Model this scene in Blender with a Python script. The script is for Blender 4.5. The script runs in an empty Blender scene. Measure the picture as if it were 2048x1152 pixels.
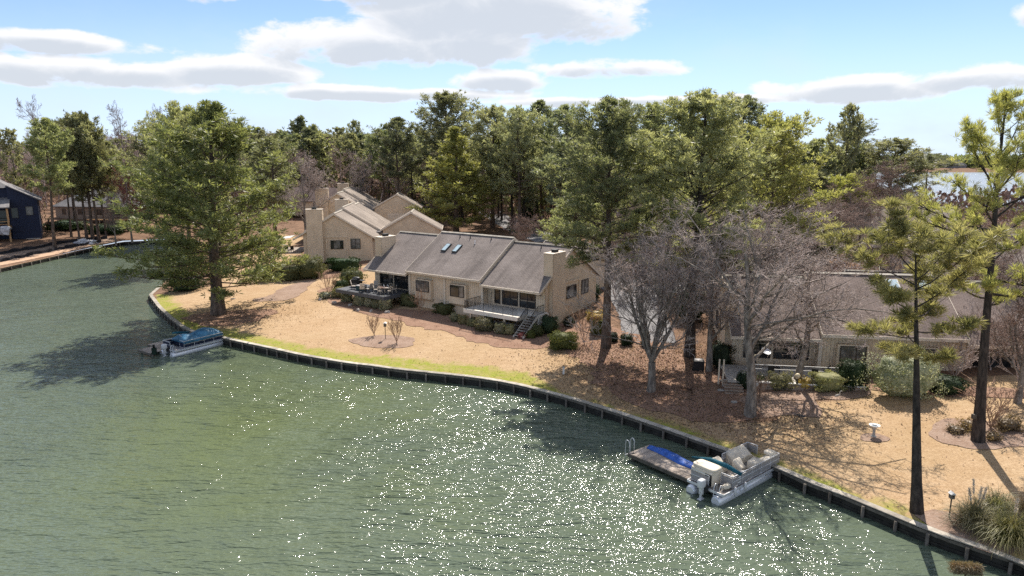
import bpy, math, random
import numpy as np
from mathutils import Vector, Matrix, geometry
sc = bpy.context.scene
col = sc.collection
PI = math.pi
rad = math.radians
# ------------------------------------------------------------------ camera
CAM_H = 20.0
FPX = 1365.33
PITCH = math.atan(264 / FPX)
cam_d = bpy.data.cameras.new('camera')
cam_d.sensor_width = 36; cam_d.lens = 24; cam_d.clip_start = 0.5; cam_d.clip_end = 6000
cam = bpy.data.objects.new('camera', cam_d); col.objects.link(cam)
cam.location = (0, 0, CAM_H); cam.rotation_euler = (PI / 2 - PITCH, 0, 0)
sc.camera = cam
# ------------------------------------------------------------------ light
SUN_EL = rad(52); SUN_AZ = rad(14)            # azimuth measured from +Y towards +X
SKY_STRENGTH = 0.092
sc.view_settings.view_transform = 'Standard'
sc.view_settings.look = 'None'
sc.view_settings.exposure = 0.92
sc.view_settings.gamma = 1.0
sc.view_settings.use_curve_mapping = False
sun_d = bpy.data.lights.new('sun', 'SUN'); sun_d.energy = 4.0; sun_d.angle = rad(0.53); sun_d.color = (1.0, 0.93, 0.84)
sun = bpy.data.objects.new('sun', sun_d); col.objects.link(sun)
sdir = Vector((math.sin(SUN_AZ) * math.cos(SUN_EL), math.cos(SUN_AZ) * math.cos(SUN_EL), math.sin(SUN_EL)))
sun.rotation_euler = sdir.to_track_quat('Z', 'Y').to_euler()
sun.location = (40, 120, 120)
sc.cycles.use_denoising = False
sc.cycles.max_bounces = 6; sc.cycles.diffuse_bounces = 3; sc.cycles.glossy_bounces = 3
sc.cycles.transmission_bounces = 3; sc.cycles.transparent_max_bounces = 4
sc.cycles.sample_clamp_indirect = 4.0
sc.cycles.caustics_reflective = False; sc.cycles.caustics_refractive = False

# ------------------------------------------------------------------ node helper
class NT:
    def __init__(s, tree): s.t = tree; s.n = tree.nodes; s.l = tree.links
    def new(s, typ, **kw):
        n = s.n.new(typ)
        for k, v in kw.items():
            if k in n.inputs: s.put(n, k, v)
            else: setattr(n, k, v)
        return n
    def put(s, n, k, v):
        if isinstance(v, bpy.types.NodeSocket): s.l.new(v, n.inputs[k])
        else: n.inputs[k].default_value = v
    def m(s, op, a, b=None, c=None):
        n = s.n.new('ShaderNodeMath'); n.operation = op
        for i, v in enumerate((a, b, c)):
            if v is not None: s.put(n, i, v)
        return n.outputs[0]
    def noise(s, vec, scale, detail=3, rough=.55, dist=0.0):
        n = s.n.new('ShaderNodeTexNoise'); s.put(n, 'Vector', vec)
        s.put(n, 'Scale', scale); s.put(n, 'Detail', detail); s.put(n, 'Roughness', rough); s.put(n, 'Distortion', dist)
        return n.outputs['Fac']
    def ramp(s, f, stops):
        n = s.n.new('ShaderNodeValToRGB'); s.put(n, 'Fac', f); r = n.color_ramp
        while len(r.elements) < len(stops): r.elements.new(0.5)
        for e, (p, c) in zip(r.elements, stops):
            e.position = p; e.color = (c, c, c, 1) if isinstance(c, (int, float)) else (*c, 1)
        return n.outputs['Color']
    def mix(s, f, a, b, bt='MIX'):
        n = s.n.new('ShaderNodeMix'); n.data_type = 'RGBA'; n.blend_type = bt
        s.put(n, 0, f)
        for i, v in ((6, a), (7, b)):
            if isinstance(v, bpy.types.NodeSocket): s.l.new(v, n.inputs[i])
            else: n.inputs[i].default_value = (*v, 1)
        return n.outputs[2]
    def mapr(s, v, a, b, c=0., d=1., smooth=True):
        n = s.n.new('ShaderNodeMapRange'); n.interpolation_type = 'SMOOTHSTEP' if smooth else 'LINEAR'
        for i, q in enumerate((v, a, b, c, d)): s.put(n, i, q)
        return n.outputs[0]

# ------------------------------------------------------------------ world: sky and clouds
world = bpy.data.worlds.new("World"); sc.world = world; world.use_nodes = True
W = NT(world.node_tree); W.n.clear()
sky = W.new('ShaderNodeTexSky'); sky.sky_type = 'NISHITA'; sky.sun_disc = False
sky.sun_elevation = SUN_EL; sky.sun_rotation = SUN_AZ; sky.altitude = 100
sky.air_density = 0.6; sky.dust_density = 0.0; sky.ozone_density = 2.0
tc = W.new('ShaderNodeTexCoord')
sep = W.new('ShaderNodeSeparateXYZ', Vector=tc.outputs['Generated'])
dx, dy, dz = sep.outputs
az = W.m('ARCTAN2', dx, dy)
el = W.m('ARCSINE', dz)
cmb = W.new('ShaderNodeCombineXYZ', X=W.m('MULTIPLY', az, 1.0), Y=W.m('MULTIPLY', el, 1.9), Z=0.0)
nz = W.noise(cmb.outputs[0], 7.5, 9, .6, .35)
nz2 = W.noise(cmb.outputs[0], 24, 6, .6)
# cumulus banks: (azimuth, elevation, half width, half height) in radians
CL = [(-.03, .205, .20, .042), (-.17, .226, .13, .022), (.06, .19, .12, .03), (-.19, .15, .17, .024), (-.06, .158, .12, .026), (-.42, .222, .09, .024),
      (-.37, .108, .10, .016), (-.60, .13, .17, .010), (-.70, .112, .08, .022), (-.55, .1, .16, .014), (.13, .118, .11, .011), (-.02, .104, .08, .012),
      (.45, .083, .13, .013), (.60, .09, .13, .012), (.645, .155, .05, .014), (-.2, .085, .25, .008), (.2, .075, .3, .006),
      (-.93, .2, .2, .05), (1.0, .24, .22, .06), (1.5, .3, .3, .1), (-1.4, .2, .3, .05), (2.2, .25, .3, .06), (-2.2, .3, .3, .1), (3.0, .2, .3, .06), (0.2, .5, .3, .12), (-.7, .55, .3, .1)]
cov = None; und = None
for a, e, w_, h_ in CL:
    qa = W.m('POWER', W.m('DIVIDE', W.m('SUBTRACT', az, a), w_), 2.0)
    de = W.m('DIVIDE', W.m('SUBTRACT', el, e), h_ * 1.45)
    q = W.m('SUBTRACT', 1.0, W.m('ADD', qa, W.m('POWER', de, 2.0)))
    cov = q if cov is None else W.m('MAXIMUM', cov, q)
    u = W.m('SUBTRACT', 1.0, W.m('ADD', W.m('MULTIPLY', qa, 1.3), W.m('POWER', W.m('ADD', W.m('MULTIPLY', de, 1.25), .55), 2.0)))
    und = u if und is None else W.m('MAXIMUM', und, u)
cov = W.m('MAXIMUM', cov, -1.6)
f = W.m('ADD', cov, W.m('MULTIPLY', W.m('SUBTRACT', nz, .5), 3.6))
f = W.m('ADD', f, W.m('MULTIPLY', W.m('SUBTRACT', nz2, .5), 1.1))
cp = W.new('ShaderNodeVectorMath'); cp.operation = 'SCALE'; W.put(cp, 0, tc.outputs['Generated']); W.put(cp, 'Scale', W.m('DIVIDE', 1.0, W.m('MAXIMUM', dz, .12)))
over = W.mapr(W.noise(cp.outputs[0], .8, 7, .6), .46, .60)  # unseen clouds overhead, added to lift the fill light
over = W.m('MULTIPLY', over, W.mapr(el, .26, .42))
alpha = W.m('MAXIMUM', W.mapr(f, -.05, .5), over)
thin = W.mapr(W.noise(cmb.outputs[0], 3.1, 5, .6), .45, .8, 0, .35)
low = W.mapr(el, .0, .20, .75, .05)
veil = W.m('ADD', W.m('MULTIPLY', thin, .8), W.m('ADD', low, .07))
shade = W.mapr(W.m('ADD', W.m('MAXIMUM', und, -1.), W.m('MULTIPLY', W.m('SUBTRACT', nz, .5), 2.6)), -.1, .9)
ccol = W.mix(W.m('MULTIPLY', shade, alpha), (6.0, 5.95, 5.95), (4.0, 4.25, 4.6))
veilc = (4.3, 5.0, 6.1)
skyc = W.mix(1.0, sky.outputs['Color'], (1.0, 1.02, 1.06), 'MULTIPLY')
out = W.mix(W.m('MULTIPLY', alpha, .93), W.mix(W.m('MINIMUM', veil, 1.0), skyc, veilc), ccol)
bg = W.new('ShaderNodeBackground', Color=out, Strength=SKY_STRENGTH)
wo = W.new('ShaderNodeOutputWorld', Surface=bg.outputs[0])

# ------------------------------------------------------------------ materials
def base_mat(name, rough=.7, spec=.3, metal=0.0):
    m = bpy.data.materials.new(name); m.use_nodes = True
    t = NT(m.node_tree); b = t.n['Principled BSDF']
    b.inputs['Roughness'].default_value = rough; b.inputs['Specular IOR Level'].default_value = spec
    b.inputs['Metallic'].default_value = metal
    return m, t, b
def coords(t, kind='Object'):
    return t.new('ShaderNodeTexCoord').outputs[kind]
def gpos(t): return t.new('ShaderNodeNewGeometry').outputs['Position']
def simple(name, c, rough=.7, spec=.3, metal=0., var=.18, scale=3., bump=0., bscale=20., objvar=0., gritty=0.):
    m, t, b = base_mat(name, rough, spec, metal)
    p = coords(t)
    n = t.noise(p, scale, 5, .65)
    lo = tuple(x * (1 - var) for x in c); hi = tuple(min(1, x * (1 + var)) for x in c)
    cc = t.mix(t.mapr(n, .3, .7), lo, hi)
    if gritty: cc = t.mix(t.mapr(t.noise(gpos(t), 1.7, 6, .75), .48, .72, 0, gritty), cc, tuple(x * .35 for x in c))
    if objvar:
        oi = t.new('ShaderNodeObjectInfo').outputs['Random']
        cc = t.new('ShaderNodeHueSaturation', Color=cc, Value=t.m('ADD', 1 - objvar, t.m('MULTIPLY', oi, 2 * objvar))).outputs[0]
    t.put(b, 'Base Color', cc)
    if bump:
        bn = t.new('ShaderNodeBump', Height=t.noise(p, bscale, 3), Strength=bump, Distance=.03)
        t.put(b, 'Normal', bn.outputs[0])
    return m
M = {}
M['siding'] = simple('beige_siding', (.66, .53, .385), .75, .25, var=.10, scale=.7, gritty=.22)
M['siding_shade'] = simple('beige_vertical_boards', (.70, .57, .42), .75, .25, var=.10, scale=.9, gritty=.25)
M['trim'] = simple('beige_trim', (.66, .57, .46), .6, .3, var=.06)
M['found'] = simple('foundation', (.42, .37, .32), .85, .2, var=.12)
M['frame'] = simple('bronze_window_frame', (.055, .045, .04), .4, .4)
M['white'] = simple('white_paint', (.75, .73, .69), .5, .4, var=.05)
M['deck_pale'] = simple('pale_deck_paint', (.70, .65, .57), .7, .3, var=.08)
M['deck_dark'] = simple('slate_deck_paint', (.085, .09, .10), .6, .3)
M['iron'] = simple('black_iron', (.02, .02, .02), .5, .4)
M['conc'] = simple('concrete', (.40, .37, .33), .85, .2, var=.2)
M['cap'] = simple('bulkhead_cap_wood', (.40, .36, .30), .85, .2, var=.3, scale=1.2, objvar=.28, gritty=.6)
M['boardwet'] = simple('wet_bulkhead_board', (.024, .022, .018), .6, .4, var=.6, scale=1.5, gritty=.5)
M['post'] = simple('grey_post_wood', (.13, .115, .095), .85, .2, var=.3, objvar=.4)
M['wood'] = simple('weathered_dock_wood', (.38, .32, .265), .85, .2, var=.2, scale=1.5, objvar=.22, gritty=.3)
M['timber'] = simple('new_timber', (.45, .28, .14), .8, .2)
M['navy'] = simple('navy_siding', (.03, .038, .07), .8, .2)
M['brick'] = None
M['alu'] = simple('aluminium', (.74, .75, .77), .3, .5, .35, var=.06)
M['alu_paint'] = simple('grey_boat_panel', (.30, .285, .28), .45, .4, var=.08)
M['canvas'] = simple('tan_boat_canvas', (.66, .585, .47), .85, .2, var=.12, scale=2.5, bump=.5, bscale=3.)
M['carpet'] = simple('boat_carpet', (.24, .215, .19), .95, .1)
M['teal'] = simple('teal_canvas', (.012, .085, .12), .8, .25, var=.25)
M['cover'] = simple('blue_boat_cover', (.05, .16, .26), .55, .35, var=.35, scale=1.3, bump=.5, bscale=2.)
M['navyvinyl'] = simple('navy_boat_panel', (.012, .02, .05), .4, .4)
M['tarp'] = simple('blue_tarp', (.03, .11, .42), .55, .4, var=.3, scale=3., bump=.5, bscale=5.)
M['motor'] = simple('motor_shell', (.60, .60, .60), .3, .5, var=.04)
M['black'] = simple('black_plastic', (.012, .012, .014), .4, .4)
M['straw'] = simple('straw', (.22, .12, .05), .95, .1, var=.4, scale=8)
M['plume'] = simple('plume', (.72, .62, .5), .9, .1)
M['stone'] = simple('rock', (.42, .38, .34), .9, .2, var=.25)
M['yellow'] = simple('yellow_paint', (.6, .3, .03), .6, .3)
M['globe'] = simple('cream_globe', (.62, .52, .34), .4, .4)
M['lounge'] = simple('mesh_chair_fabric', (.38, .34, .3), .8, .2)
M['tabletop'] = simple('table_top', (.13, .075, .05), .5, .4)
M['firetable'] = simple('green_grey_fire_table', (.03, .07, .075), .4, .4)
M['carblue'] = simple('silver_blue_car_paint', (.35, .42, .5), .25, .6, .3)
M['plastic_wrap'] = simple('wrap_sheet', (.5, .5, .52), .5, .4, var=.5, scale=2.)
M['siltfence'] = simple('silt_fence_cloth', (.03, .032, .04), .8, .2, var=.6)
M['sand'] = simple('bare_sand', (.46, .31, .21), .95, .1, var=.15)
M['greenshed'] = simple('dark_green_wall', (.015, .03, .022), .8, .2)

def glass_mat(name, c, rough=.04):
    m, t, b = base_mat(name, rough, .7)
    n = t.noise(coords(t), 1.6, 3)
    t.put(b, 'Base Color', t.mix(t.mapr(n, .4, .65), c, tuple(x * 2.2 + .01 for x in c)))
    return m
M['glass'] = glass_mat('dark_glass', (.010, .012, .014))
M['glass_blind'] = glass_mat('glass_with_blinds', (.09, .085, .08), .12)
M['skyglass'] = simple('skylight_glass', (.45, .56, .60), .12, .7)

def roof_mat(name, c1, c2, row=.16):
    m, t, b = base_mat(name, .9, .15)
    p = coords(t)
    s = t.new('ShaderNodeSeparateXYZ', Vector=p)
    v = t.new('ShaderNodeCombineXYZ', X=s.outputs[0], Y=t.m('MULTIPLY', s.outputs[2], 1.9), Z=0.0).outputs[0]
    br = t.new('ShaderNodeTexBrick', Vector=v, Scale=1.0)
    br.offset = .5
    for k, q in (('Color1', (*c1, 1)), ('Color2', (*c2, 1)), ('Mortar', (*(x * .45 for x in c1), 1)), ('Mortar Size', .012), ('Brick Width', .42), ('Row Height', row * 1.0), ('Bias', 0.)):
        br.inputs[k].default_value = q
    streak = t.new('ShaderNodeMapping', Vector=p); streak.inputs['Scale'].default_value = (1.1, .09, .09)
    st = t.noise(streak.outputs[0], 1.0, 4, .6)
    big = t.noise(p, .35, 3)
    fine = t.noise(p, 9, 3)
    cc = t.mix(t.mapr(st, .42, .72, 0, .55), br.outputs['Color'], tuple(x * .5 for x in c1))
    cc = t.mix(t.mapr(big, .4, .7, 0, .3), cc, tuple(min(1, x * 1.5) for x in c2))
    cc = t.mix(t.m('MULTIPLY', t.mapr(fine, .35, .65), .25), cc, tuple(x * .4 for x in c1))
    t.put(b, 'Base Color', cc)
    bn = t.new('ShaderNodeBump', Height=br.outputs['Fac'], Strength=.6, Distance=-.02)
    t.put(b, 'Normal', bn.outputs[0])
    return m
M['roof'] = roof_mat('brown_grey_shingles', (.225, .19, .172), (.285, .243, .22))
M['roof_house4'] = roof_mat('brown_shingles', (.20, .155, .135), (.26, .205, .18))
M['roof_far'] = roof_mat('pale_shingles', (.27, .225, .19), (.34, .29, .245))
M['roof_grey'] = roof_mat('grey_shingles', (.21, .20, .20), (.27, .26, .26))
M['roof_brown'] = roof_mat('purple_brown_shingles', (.12, .085, .08), (.16, .12, .11))

def brick_mat():
    m, t, b = base_mat('tan_brick', .9, .15)
    p = coords(t); s = t.new('ShaderNodeSeparateXYZ', Vector=p)
    v = t.new('ShaderNodeCombineXYZ', X=t.m('ADD', s.outputs[0], s.outputs[1]), Y=s.outputs[2], Z=0.0).outputs[0]
    br = t.new('ShaderNodeTexBrick', Vector=v, Scale=1.0)
    for k, q in (('Color1', (.30, .21, .15, 1)), ('Color2', (.21, .14, .10, 1)), ('Mortar', (.36, .32, .27, 1)), ('Mortar Size', .02), ('Brick Width', .35), ('Row Height', .14)):
        br.inputs[k].default_value = q
    t.put(b, 'Base Color', br.outputs['Color']); return m
M['brick'] = brick_mat()

def needle_mat(name, lo, hi, transl=.35, rough=.48, spec=.38):
    m, t, b = base_mat(name, rough, spec)
    n = t.noise(gpos(t), .9, 3)
    n2 = t.noise(gpos(t), 6., 2)
    oi = t.new('ShaderNodeObjectInfo').outputs['Random']
    f = t.m('ADD', t.m('MULTIPLY', t.mapr(n, .3, .7), .55), t.m('MULTIPLY', t.mapr(n2, .3, .7), .45))
    c = t.mix(f, lo, hi)
    hs = t.new('ShaderNodeHueSaturation', Color=c, Value=t.m('ADD', .74, t.m('MULTIPLY', oi, .5)), Saturation=t.m('ADD', .75, t.m('MULTIPLY', t.m('FRACT', t.m('MULTIPLY', oi, 7.3)), .35)), Hue=t.m('ADD', .485, t.m('MULTIPLY', t.m('FRACT', t.m('MULTIPLY', oi, 3.7)), .03)))
    t.put(b, 'Base Color', hs.outputs[0])
    tr = t.new('ShaderNodeBsdfTranslucent', Color=t.mix(1., hs.outputs[0], (1.7, 1.7, 1.05), 'MULTIPLY'))
    mx = t.new('ShaderNodeMixShader', Fac=transl); t.l.new(b.outputs[0], mx.inputs[1]); t.l.new(tr.outputs[0], mx.inputs[2])
    t.l.new(mx.outputs[0], t.n['Material Output'].inputs[0])
    return m
M['needle'] = needle_mat('pine_needles', (.12, .14, .07), (.34, .335, .20), .48)
M['needle_dark'] = needle_mat('dark_pine_needles', (.085, .11, .062), (.26, .275, .165), .45)
M['needle_big'] = needle_mat('lawn_pine_needles', (.08, .10, .038), (.27, .27, .11), .42)
M['needle_near'] = needle_mat('bright_pine_needles', (.16, .18, .045), (.50, .46, .18), .52)
M['needle_yellow'] = needle_mat('yellow_green_pine_needles', (.16, .17, .03), (.36, .34, .09), .45)
M['leaf_dark'] = needle_mat('dark_glossy_leaves', (.016, .034, .013), (.045, .07, .028), .15, .6, .2)
M['leaf_box'] = needle_mat('boxwood_leaves', (.11, .12, .055), (.34, .31, .18), .3, .7, .15)
M['leaf_olive'] = needle_mat('olive_leaves', (.06, .08, .022), (.17, .175, .06), .25, .65, .2)
M['leaf_yellow'] = needle_mat('yellow_leaves', (.3, .22, .03), (.5, .38, .06), .3)
M['leaf_pale'] = needle_mat('pale_leaves', (.11, .13, .06), (.48, .47, .34), .25, .6, .2)
M['pampas'] = needle_mat('pampas_blades', (.13, .14, .05), (.36, .31, .16), .3)
M['drygrass'] = needle_mat('dry_grass_blades', (.16, .11, .05), (.30, .22, .11), .3)

def bark_mat(name, lo, hi, scale=4.):
    m, t, b = base_mat(name, .9, .15)
    mp = t.new('ShaderNodeMapping', Vector=coords(t)); mp.inputs['Scale'].default_value = (1, 1, .3)
    n = t.noise(mp.outputs[0], scale, 5, .7)
    t.put(b, 'Base Color', t.mix(t.mapr(n, .35, .68), lo, hi))
    t.put(b, 'Normal', t.new('ShaderNodeBump', Height=n, Strength=.8, Distance=.06).outputs[0])
    return m
M['bark'] = bark_mat('pine_bark', (.065, .048, .038), (.19, .145, .115))
M['bark_dark'] = bark_mat('dark_bark', (.028, .024, .022), (.085, .07, .06))
M['bark_grey'] = bark_mat('grey_bark', (.12, .10, .085), (.33, .285, .24))
M['twig'] = bark_mat('grey_twigs', (.30, .24, .21), (.58, .48, .43), 2.)
M['twig_brown'] = bark_mat('brown_twigs', (.20, .135, .11), (.36, .26, .215), 1.)
M['twig_red'] = bark_mat('red_budding_twigs', (.22, .07, .06), (.36, .14, .11), 1.)
M['crape'] = bark_mat('tan_crape_stems', (.28, .18, .12), (.45, .31, .22), 3.)

# ------------------------------------------------------------------ mesh tools
def link(o, parent=None, loc=None, rot=None):
    col.objects.link(o)
    if parent is not None: o.parent = parent
    if loc is not None: o.location = loc
    if rot is not None: o.rotation_euler = rot
    return o
def tag(o, label=None, cat=None, group=None, kind=None):
    if label: o['label'] = label
    if cat: o['category'] = cat
    if group: o['group'] = group
    if kind: o['kind'] = kind
    return o
def empty(name, loc=(0, 0, 0), rz=0., label=None, cat=None, group=None):
    o = bpy.data.objects.new(name, None); o.empty_display_size = .3
    link(o, None, loc, (0, 0, rz)); return tag(o, label, cat, group)
def np_mesh(name, V, F, mats, fmat=None, smooth=False):
    """V (n,3), F list of int arrays (m,k)"""
    me = bpy.data.meshes.new(name)
    if not isinstance(F, list): F = [F]
    F = [f for f in F if len(f)]
    V = np.asarray(V, np.float32)
    me.vertices.add(len(V)); me.vertices.foreach_set('co', V.ravel())
    nl = sum(f.size for f in F); npoly = sum(len(f) for f in F)
    me.loops.add(nl); me.polygons.add(npoly)
    me.loops.foreach_set('vertex_index', np.concatenate([f.ravel() for f in F]).astype(np.int32))
    tot = np.concatenate([np.full(len(f), f.shape[1]) for f in F]).astype(np.int32)
    st = np.concatenate([[0], np.cumsum(tot)[:-1]]).astype(np.int32)
    me.polygons.foreach_set('loop_start', st)
    for m in (mats if isinstance(mats, (list, tuple)) else [mats]): me.materials.append(m)
    if fmat is not None: me.polygons.foreach_set('material_index', np.asarray(fmat, np.int32))
    if smooth: me.polygons.foreach_set('use_smooth', np.ones(npoly, bool))
    me.update(calc_edges=True); me.validate()
    return me
class MB:
    def __init__(s): s.v = []; s.f = []; s.fs = []
    def add(s, vs, fs, smooth=False):
        n = len(s.v); s.v += [tuple(v) for v in vs]
        for f in fs: s.f.append([n + i for i in f]); s.fs.append(smooth)
        return s
    def box(s, c, d, rz=0., M3=None):
        x, y, z = d[0] / 2, d[1] / 2, d[2] / 2
        pts = [Vector((sx * x, sy * y, sz * z)) for sz in (-1, 1) for sy in (-1, 1) for sx in (-1, 1)]
        R = M3 if M3 is not None else Matrix.Rotation(rz, 3, 'Z')
        return s.add([R @ p + Vector(c) for p in pts], [(0, 2, 3, 1), (4, 5, 7, 6), (0, 1, 5, 4), (2, 6, 7, 3), (0, 4, 6, 2), (1, 3, 7, 5)])
    def bar(s, p0, p1, w, h=None):
        h = h or w; p0 = Vector(p0); p1 = Vector(p1); d = p1 - p0; L = d.length; d.normalize()
        up = Vector((0, 0, 1)) if abs(d.z) < .95 else Vector((1, 0, 0))
        sx = d.cross(up).normalized(); sy = sx.cross(d)
        v = []
        for p in (p0, p1):
            for a, b in ((-1, -1), (1, -1), (1, 1), (-1, 1)): v.append(p + sx * a * w / 2 + sy * b * h / 2)
        return s.add(v, [(3, 2, 1, 0), (4, 5, 6, 7), (0, 1, 5, 4), (1, 2, 6, 5), (2, 3, 7, 6), (3, 0, 4, 7)])
    def tube(s, pts, r, n=8, cap=True):
        pts = [Vector(p) for p in pts]; rs = r if isinstance(r, (list, tuple)) else [r] * len(pts)
        v = []; k = len(pts); prev = None
        for i, p in enumerate(pts):
            d = (pts[min(i + 1, k - 1)] - pts[max(i - 1, 0)]).normalized()
            if prev is None:
                up = Vector((0, 0, 1)) if abs(d.z) < .9 else Vector((1, 0, 0)); a = d.cross(up).normalized()
            else: a = (prev - d * prev.dot(d)).normalized()
            prev = a; b = d.cross(a)
            for j in range(n):
                t = 2 * PI * j / n; v.append(p + (a * math.cos(t) + b * math.sin(t)) * rs[i])
        f = [(i * n + j, i * n + (j + 1) % n, (i + 1) * n + (j + 1) % n, (i + 1) * n + j) for i in range(k - 1) for j in range(n)]
        s.add(v, f, True)
        if cap:
            m = len(s.v) - len(v)
            s.f.append([m + j for j in range(n)][::-1]); s.fs.append(False)
            s.f.append([m + (k - 1) * n + j for j in range(n)]); s.fs.append(False)
        return s
    def lathe(s, prof, c=(0, 0, 0), n=16):
        v = []; f = []
        for r, z in prof:
            for j in range(n):
                t = 2 * PI * j / n; v.append((c[0] + r * math.cos(t), c[1] + r * math.sin(t), c[2] + z))
        for i in range(len(prof) - 1):
            for j in range(n): f.append((i * n + j, i * n + (j + 1) % n, (i + 1) * n + (j + 1) % n, (i + 1) * n + j))
        return s.add(v, f, True)
    def prism(s, poly, d):
        """closed polygon of 3d points extruded by vector d"""
        n = len(poly); d = Vector(d); v = [Vector(p) for p in poly]; v += [p + d for p in v]
        f = [list(range(n))[::-1], list(range(n, 2 * n))] + [(i, (i + 1) % n, n + (i + 1) % n, n + i) for i in range(n)]
        return s.add(v, f)
    def soft(s, c, d, e=.35, nu=20, nv=12, noise=0., rz=0., seed=0, flat=-1.):
        """rounded box (superellipsoid), slightly lumpy"""
        v = []; f = []; g = lambda x: math.copysign(abs(x) ** e, x)
        rg = random.Random(seed); ph = [rg.uniform(0, 6.3) for _ in range(6)]
        ca, sa = math.cos(rz), math.sin(rz)
        for i in range(nv + 1):
            la = -PI / 2 + PI * i / nv
            for j in range(nu):
                lo = 2 * PI * j / nu
                x = g(math.cos(la)) * g(math.cos(lo)); y = g(math.cos(la)) * g(math.sin(lo)); z = g(math.sin(la))
                k = 1 + noise * (math.sin(4 * x + 3 * y + ph[0]) + math.sin(5 * y - 4 * z + ph[1]) + .7 * math.sin(9 * x + 7 * z + ph[2]) + .5 * math.sin(13 * y + 5 * x + ph[3])) * .4
                x, y, z = x * k * d[0] / 2, y * k * d[1] / 2, max(z, flat) * k * d[2] / 2
                v.append((c[0] + x * ca - y * sa, c[1] + x * sa + y * ca, c[2] + z))
        for i in range(nv):
            for j in range(nu): f.append((i * nu + j, i * nu + (j + 1) % nu, (i + 1) * nu + (j + 1) % nu, (i + 1) * nu + j))
        return s.add(v, f, True)
    def mesh(s, name, mat):
        me = bpy.data.meshes.new(name); me.from_pydata(s.v, [], s.f)
        me.polygons.foreach_set('use_smooth', s.fs)
        for m in (mat if isinstance(mat, (list, tuple)) else [mat]): me.materials.append(m)
        me.update(); return me
    def build(s, name, mat, parent=None, loc=None, rot=None):
        return link(bpy.data.objects.new(name, s.mesh(name, mat)), parent, loc, rot)
def inst(name, me, parent=None, loc=None, rot=None, scale=None):
    o = link(bpy.data.objects.new(name, me), parent, loc, rot)
    if scale is not None: o.scale = scale
    return o
def copy_tree(o, parent=None):
    c = o.copy(); col.objects.link(c); c.parent = parent
    for ch in list(o.children): copy_tree(ch, c)
    return c

# ------------------------------------------------------------------ picture ray -> place
def ray(px, py, z):
    u = px - 1024; v = py - 576
    down = FPX * math.sin(PITCH) + v * math.cos(PITCH); fwd = FPX * math.cos(PITCH) - v * math.sin(PITCH)
    t = (CAM_H - z) / down
    return (t * u, t * fwd)
def ztop(py, Y):
    v = py - 576
    return CAM_H - Y * (FPX * math.sin(PITCH) + v * math.cos(PITCH)) / (FPX * math.cos(PITCH) - v * math.sin(PITCH))
def xat(px, Y, z=8.):
    return (px - 1024) / FPX * (Y * math.cos(PITCH) + (CAM_H - z) * math.sin(PITCH))

# ------------------------------------------------------------------ shoreline and terrain
shore_px = [(300, 589), (317, 612), (340, 634), (362, 651), (382, 661), (398, 665), (443, 674), (489, 684), (550, 697), (600, 708), (650, 717), (700, 725),
            (750, 731), (798, 738), (860, 744), (920, 750), (960, 755), (994, 760), (1035, 768), (1073, 777), (1112, 787), (1151, 798), (1190, 810), (1230, 822),
            (1308, 848), (1350, 862), (1400, 880), (1459, 901), (1510, 917), (1564, 937), (1610, 959), (1680, 985), (1760, 1018), (1840, 1051), (1901, 1074), (1993, 1104), (2048, 1122)]
SH = [ray(x, y, .8) for x, y in shore_px]
far_side = [(-90, 10), (-90.5, 60), (-89.6, 117), (-89.8, 144), (-88.8, 155), (-80, 159), (-71, 154), (-61, 128), (-53.2, 101.5)]
near_end = [(24.6, 22.5), (32, 14), (44, 4), (60, -12)]
LAKE = far_side + SH + near_end
Lk = np.array(LAKE)
def seg_dist(P, A):
    """min distance of points P (n,2) to polyline A"""
    d = np.full(len(P), 1e9)
    for i in range(len(A) - 1):
        a = A[i]; b = A[i + 1]; ab = b - a; t = np.clip(((P - a) @ ab) / (ab @ ab), 0, 1)
        q = a + t[:, None] * ab; d = np.minimum(d, np.hypot(*(P - q).T))
    return d
def sm(x, a, b):
    t = np.clip((x - a) / (b - a), 0, 1); return t * t * (3 - 2 * t)
def height(P):
    P = np.atleast_2d(np.asarray(P, float)); d = seg_dist(P, Lk)
    h = .72 + .065 * np.minimum(d, 34) + .016 * np.clip(d - 34, 0, 110)
    x, y = P.T
    h = h + 8. * np.exp(-(((x + 120) / 90) ** 2 + ((y - 290) / 75) ** 2))
    h = h + .25 * np.sin(x * .11) * np.cos(y * .09) * sm(d, 8, 40)
    # the wide lake to the right, a natural bank
    far = sm(x - .36 * y - 42, 0, 30) * sm(y, 165, 205) * (1 - sm(y, 850, 900))
    h = h * (1 - far) - 1.2 * far
    # beyond the far shore the land is nearly level
    return h
def gz(x, y): return float(height([(x, y)])[0])
def G(px, py, dz=0.):
    z = 2.
    for _ in range(12):
        x, y = ray(px, py, z + dz); z = gz(x, y)
    return Vector((x, y, z))

def in_poly(P, poly):
    x, y = P.T; c = np.zeros(len(P), bool); n = len(poly)
    for i in range(n):
        x0, y0 = poly[i]; x1, y1 = poly[(i + 1) % n]
        if y0 == y1: continue
        t = ((y0 > y) != (y1 > y)) & (x < (x1 - x0) * (y - y0) / (y1 - y0) + x0); c ^= t
    return c
LAKE_CLOSED = LAKE + [(60, -60), (-90, -60)]

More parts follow.
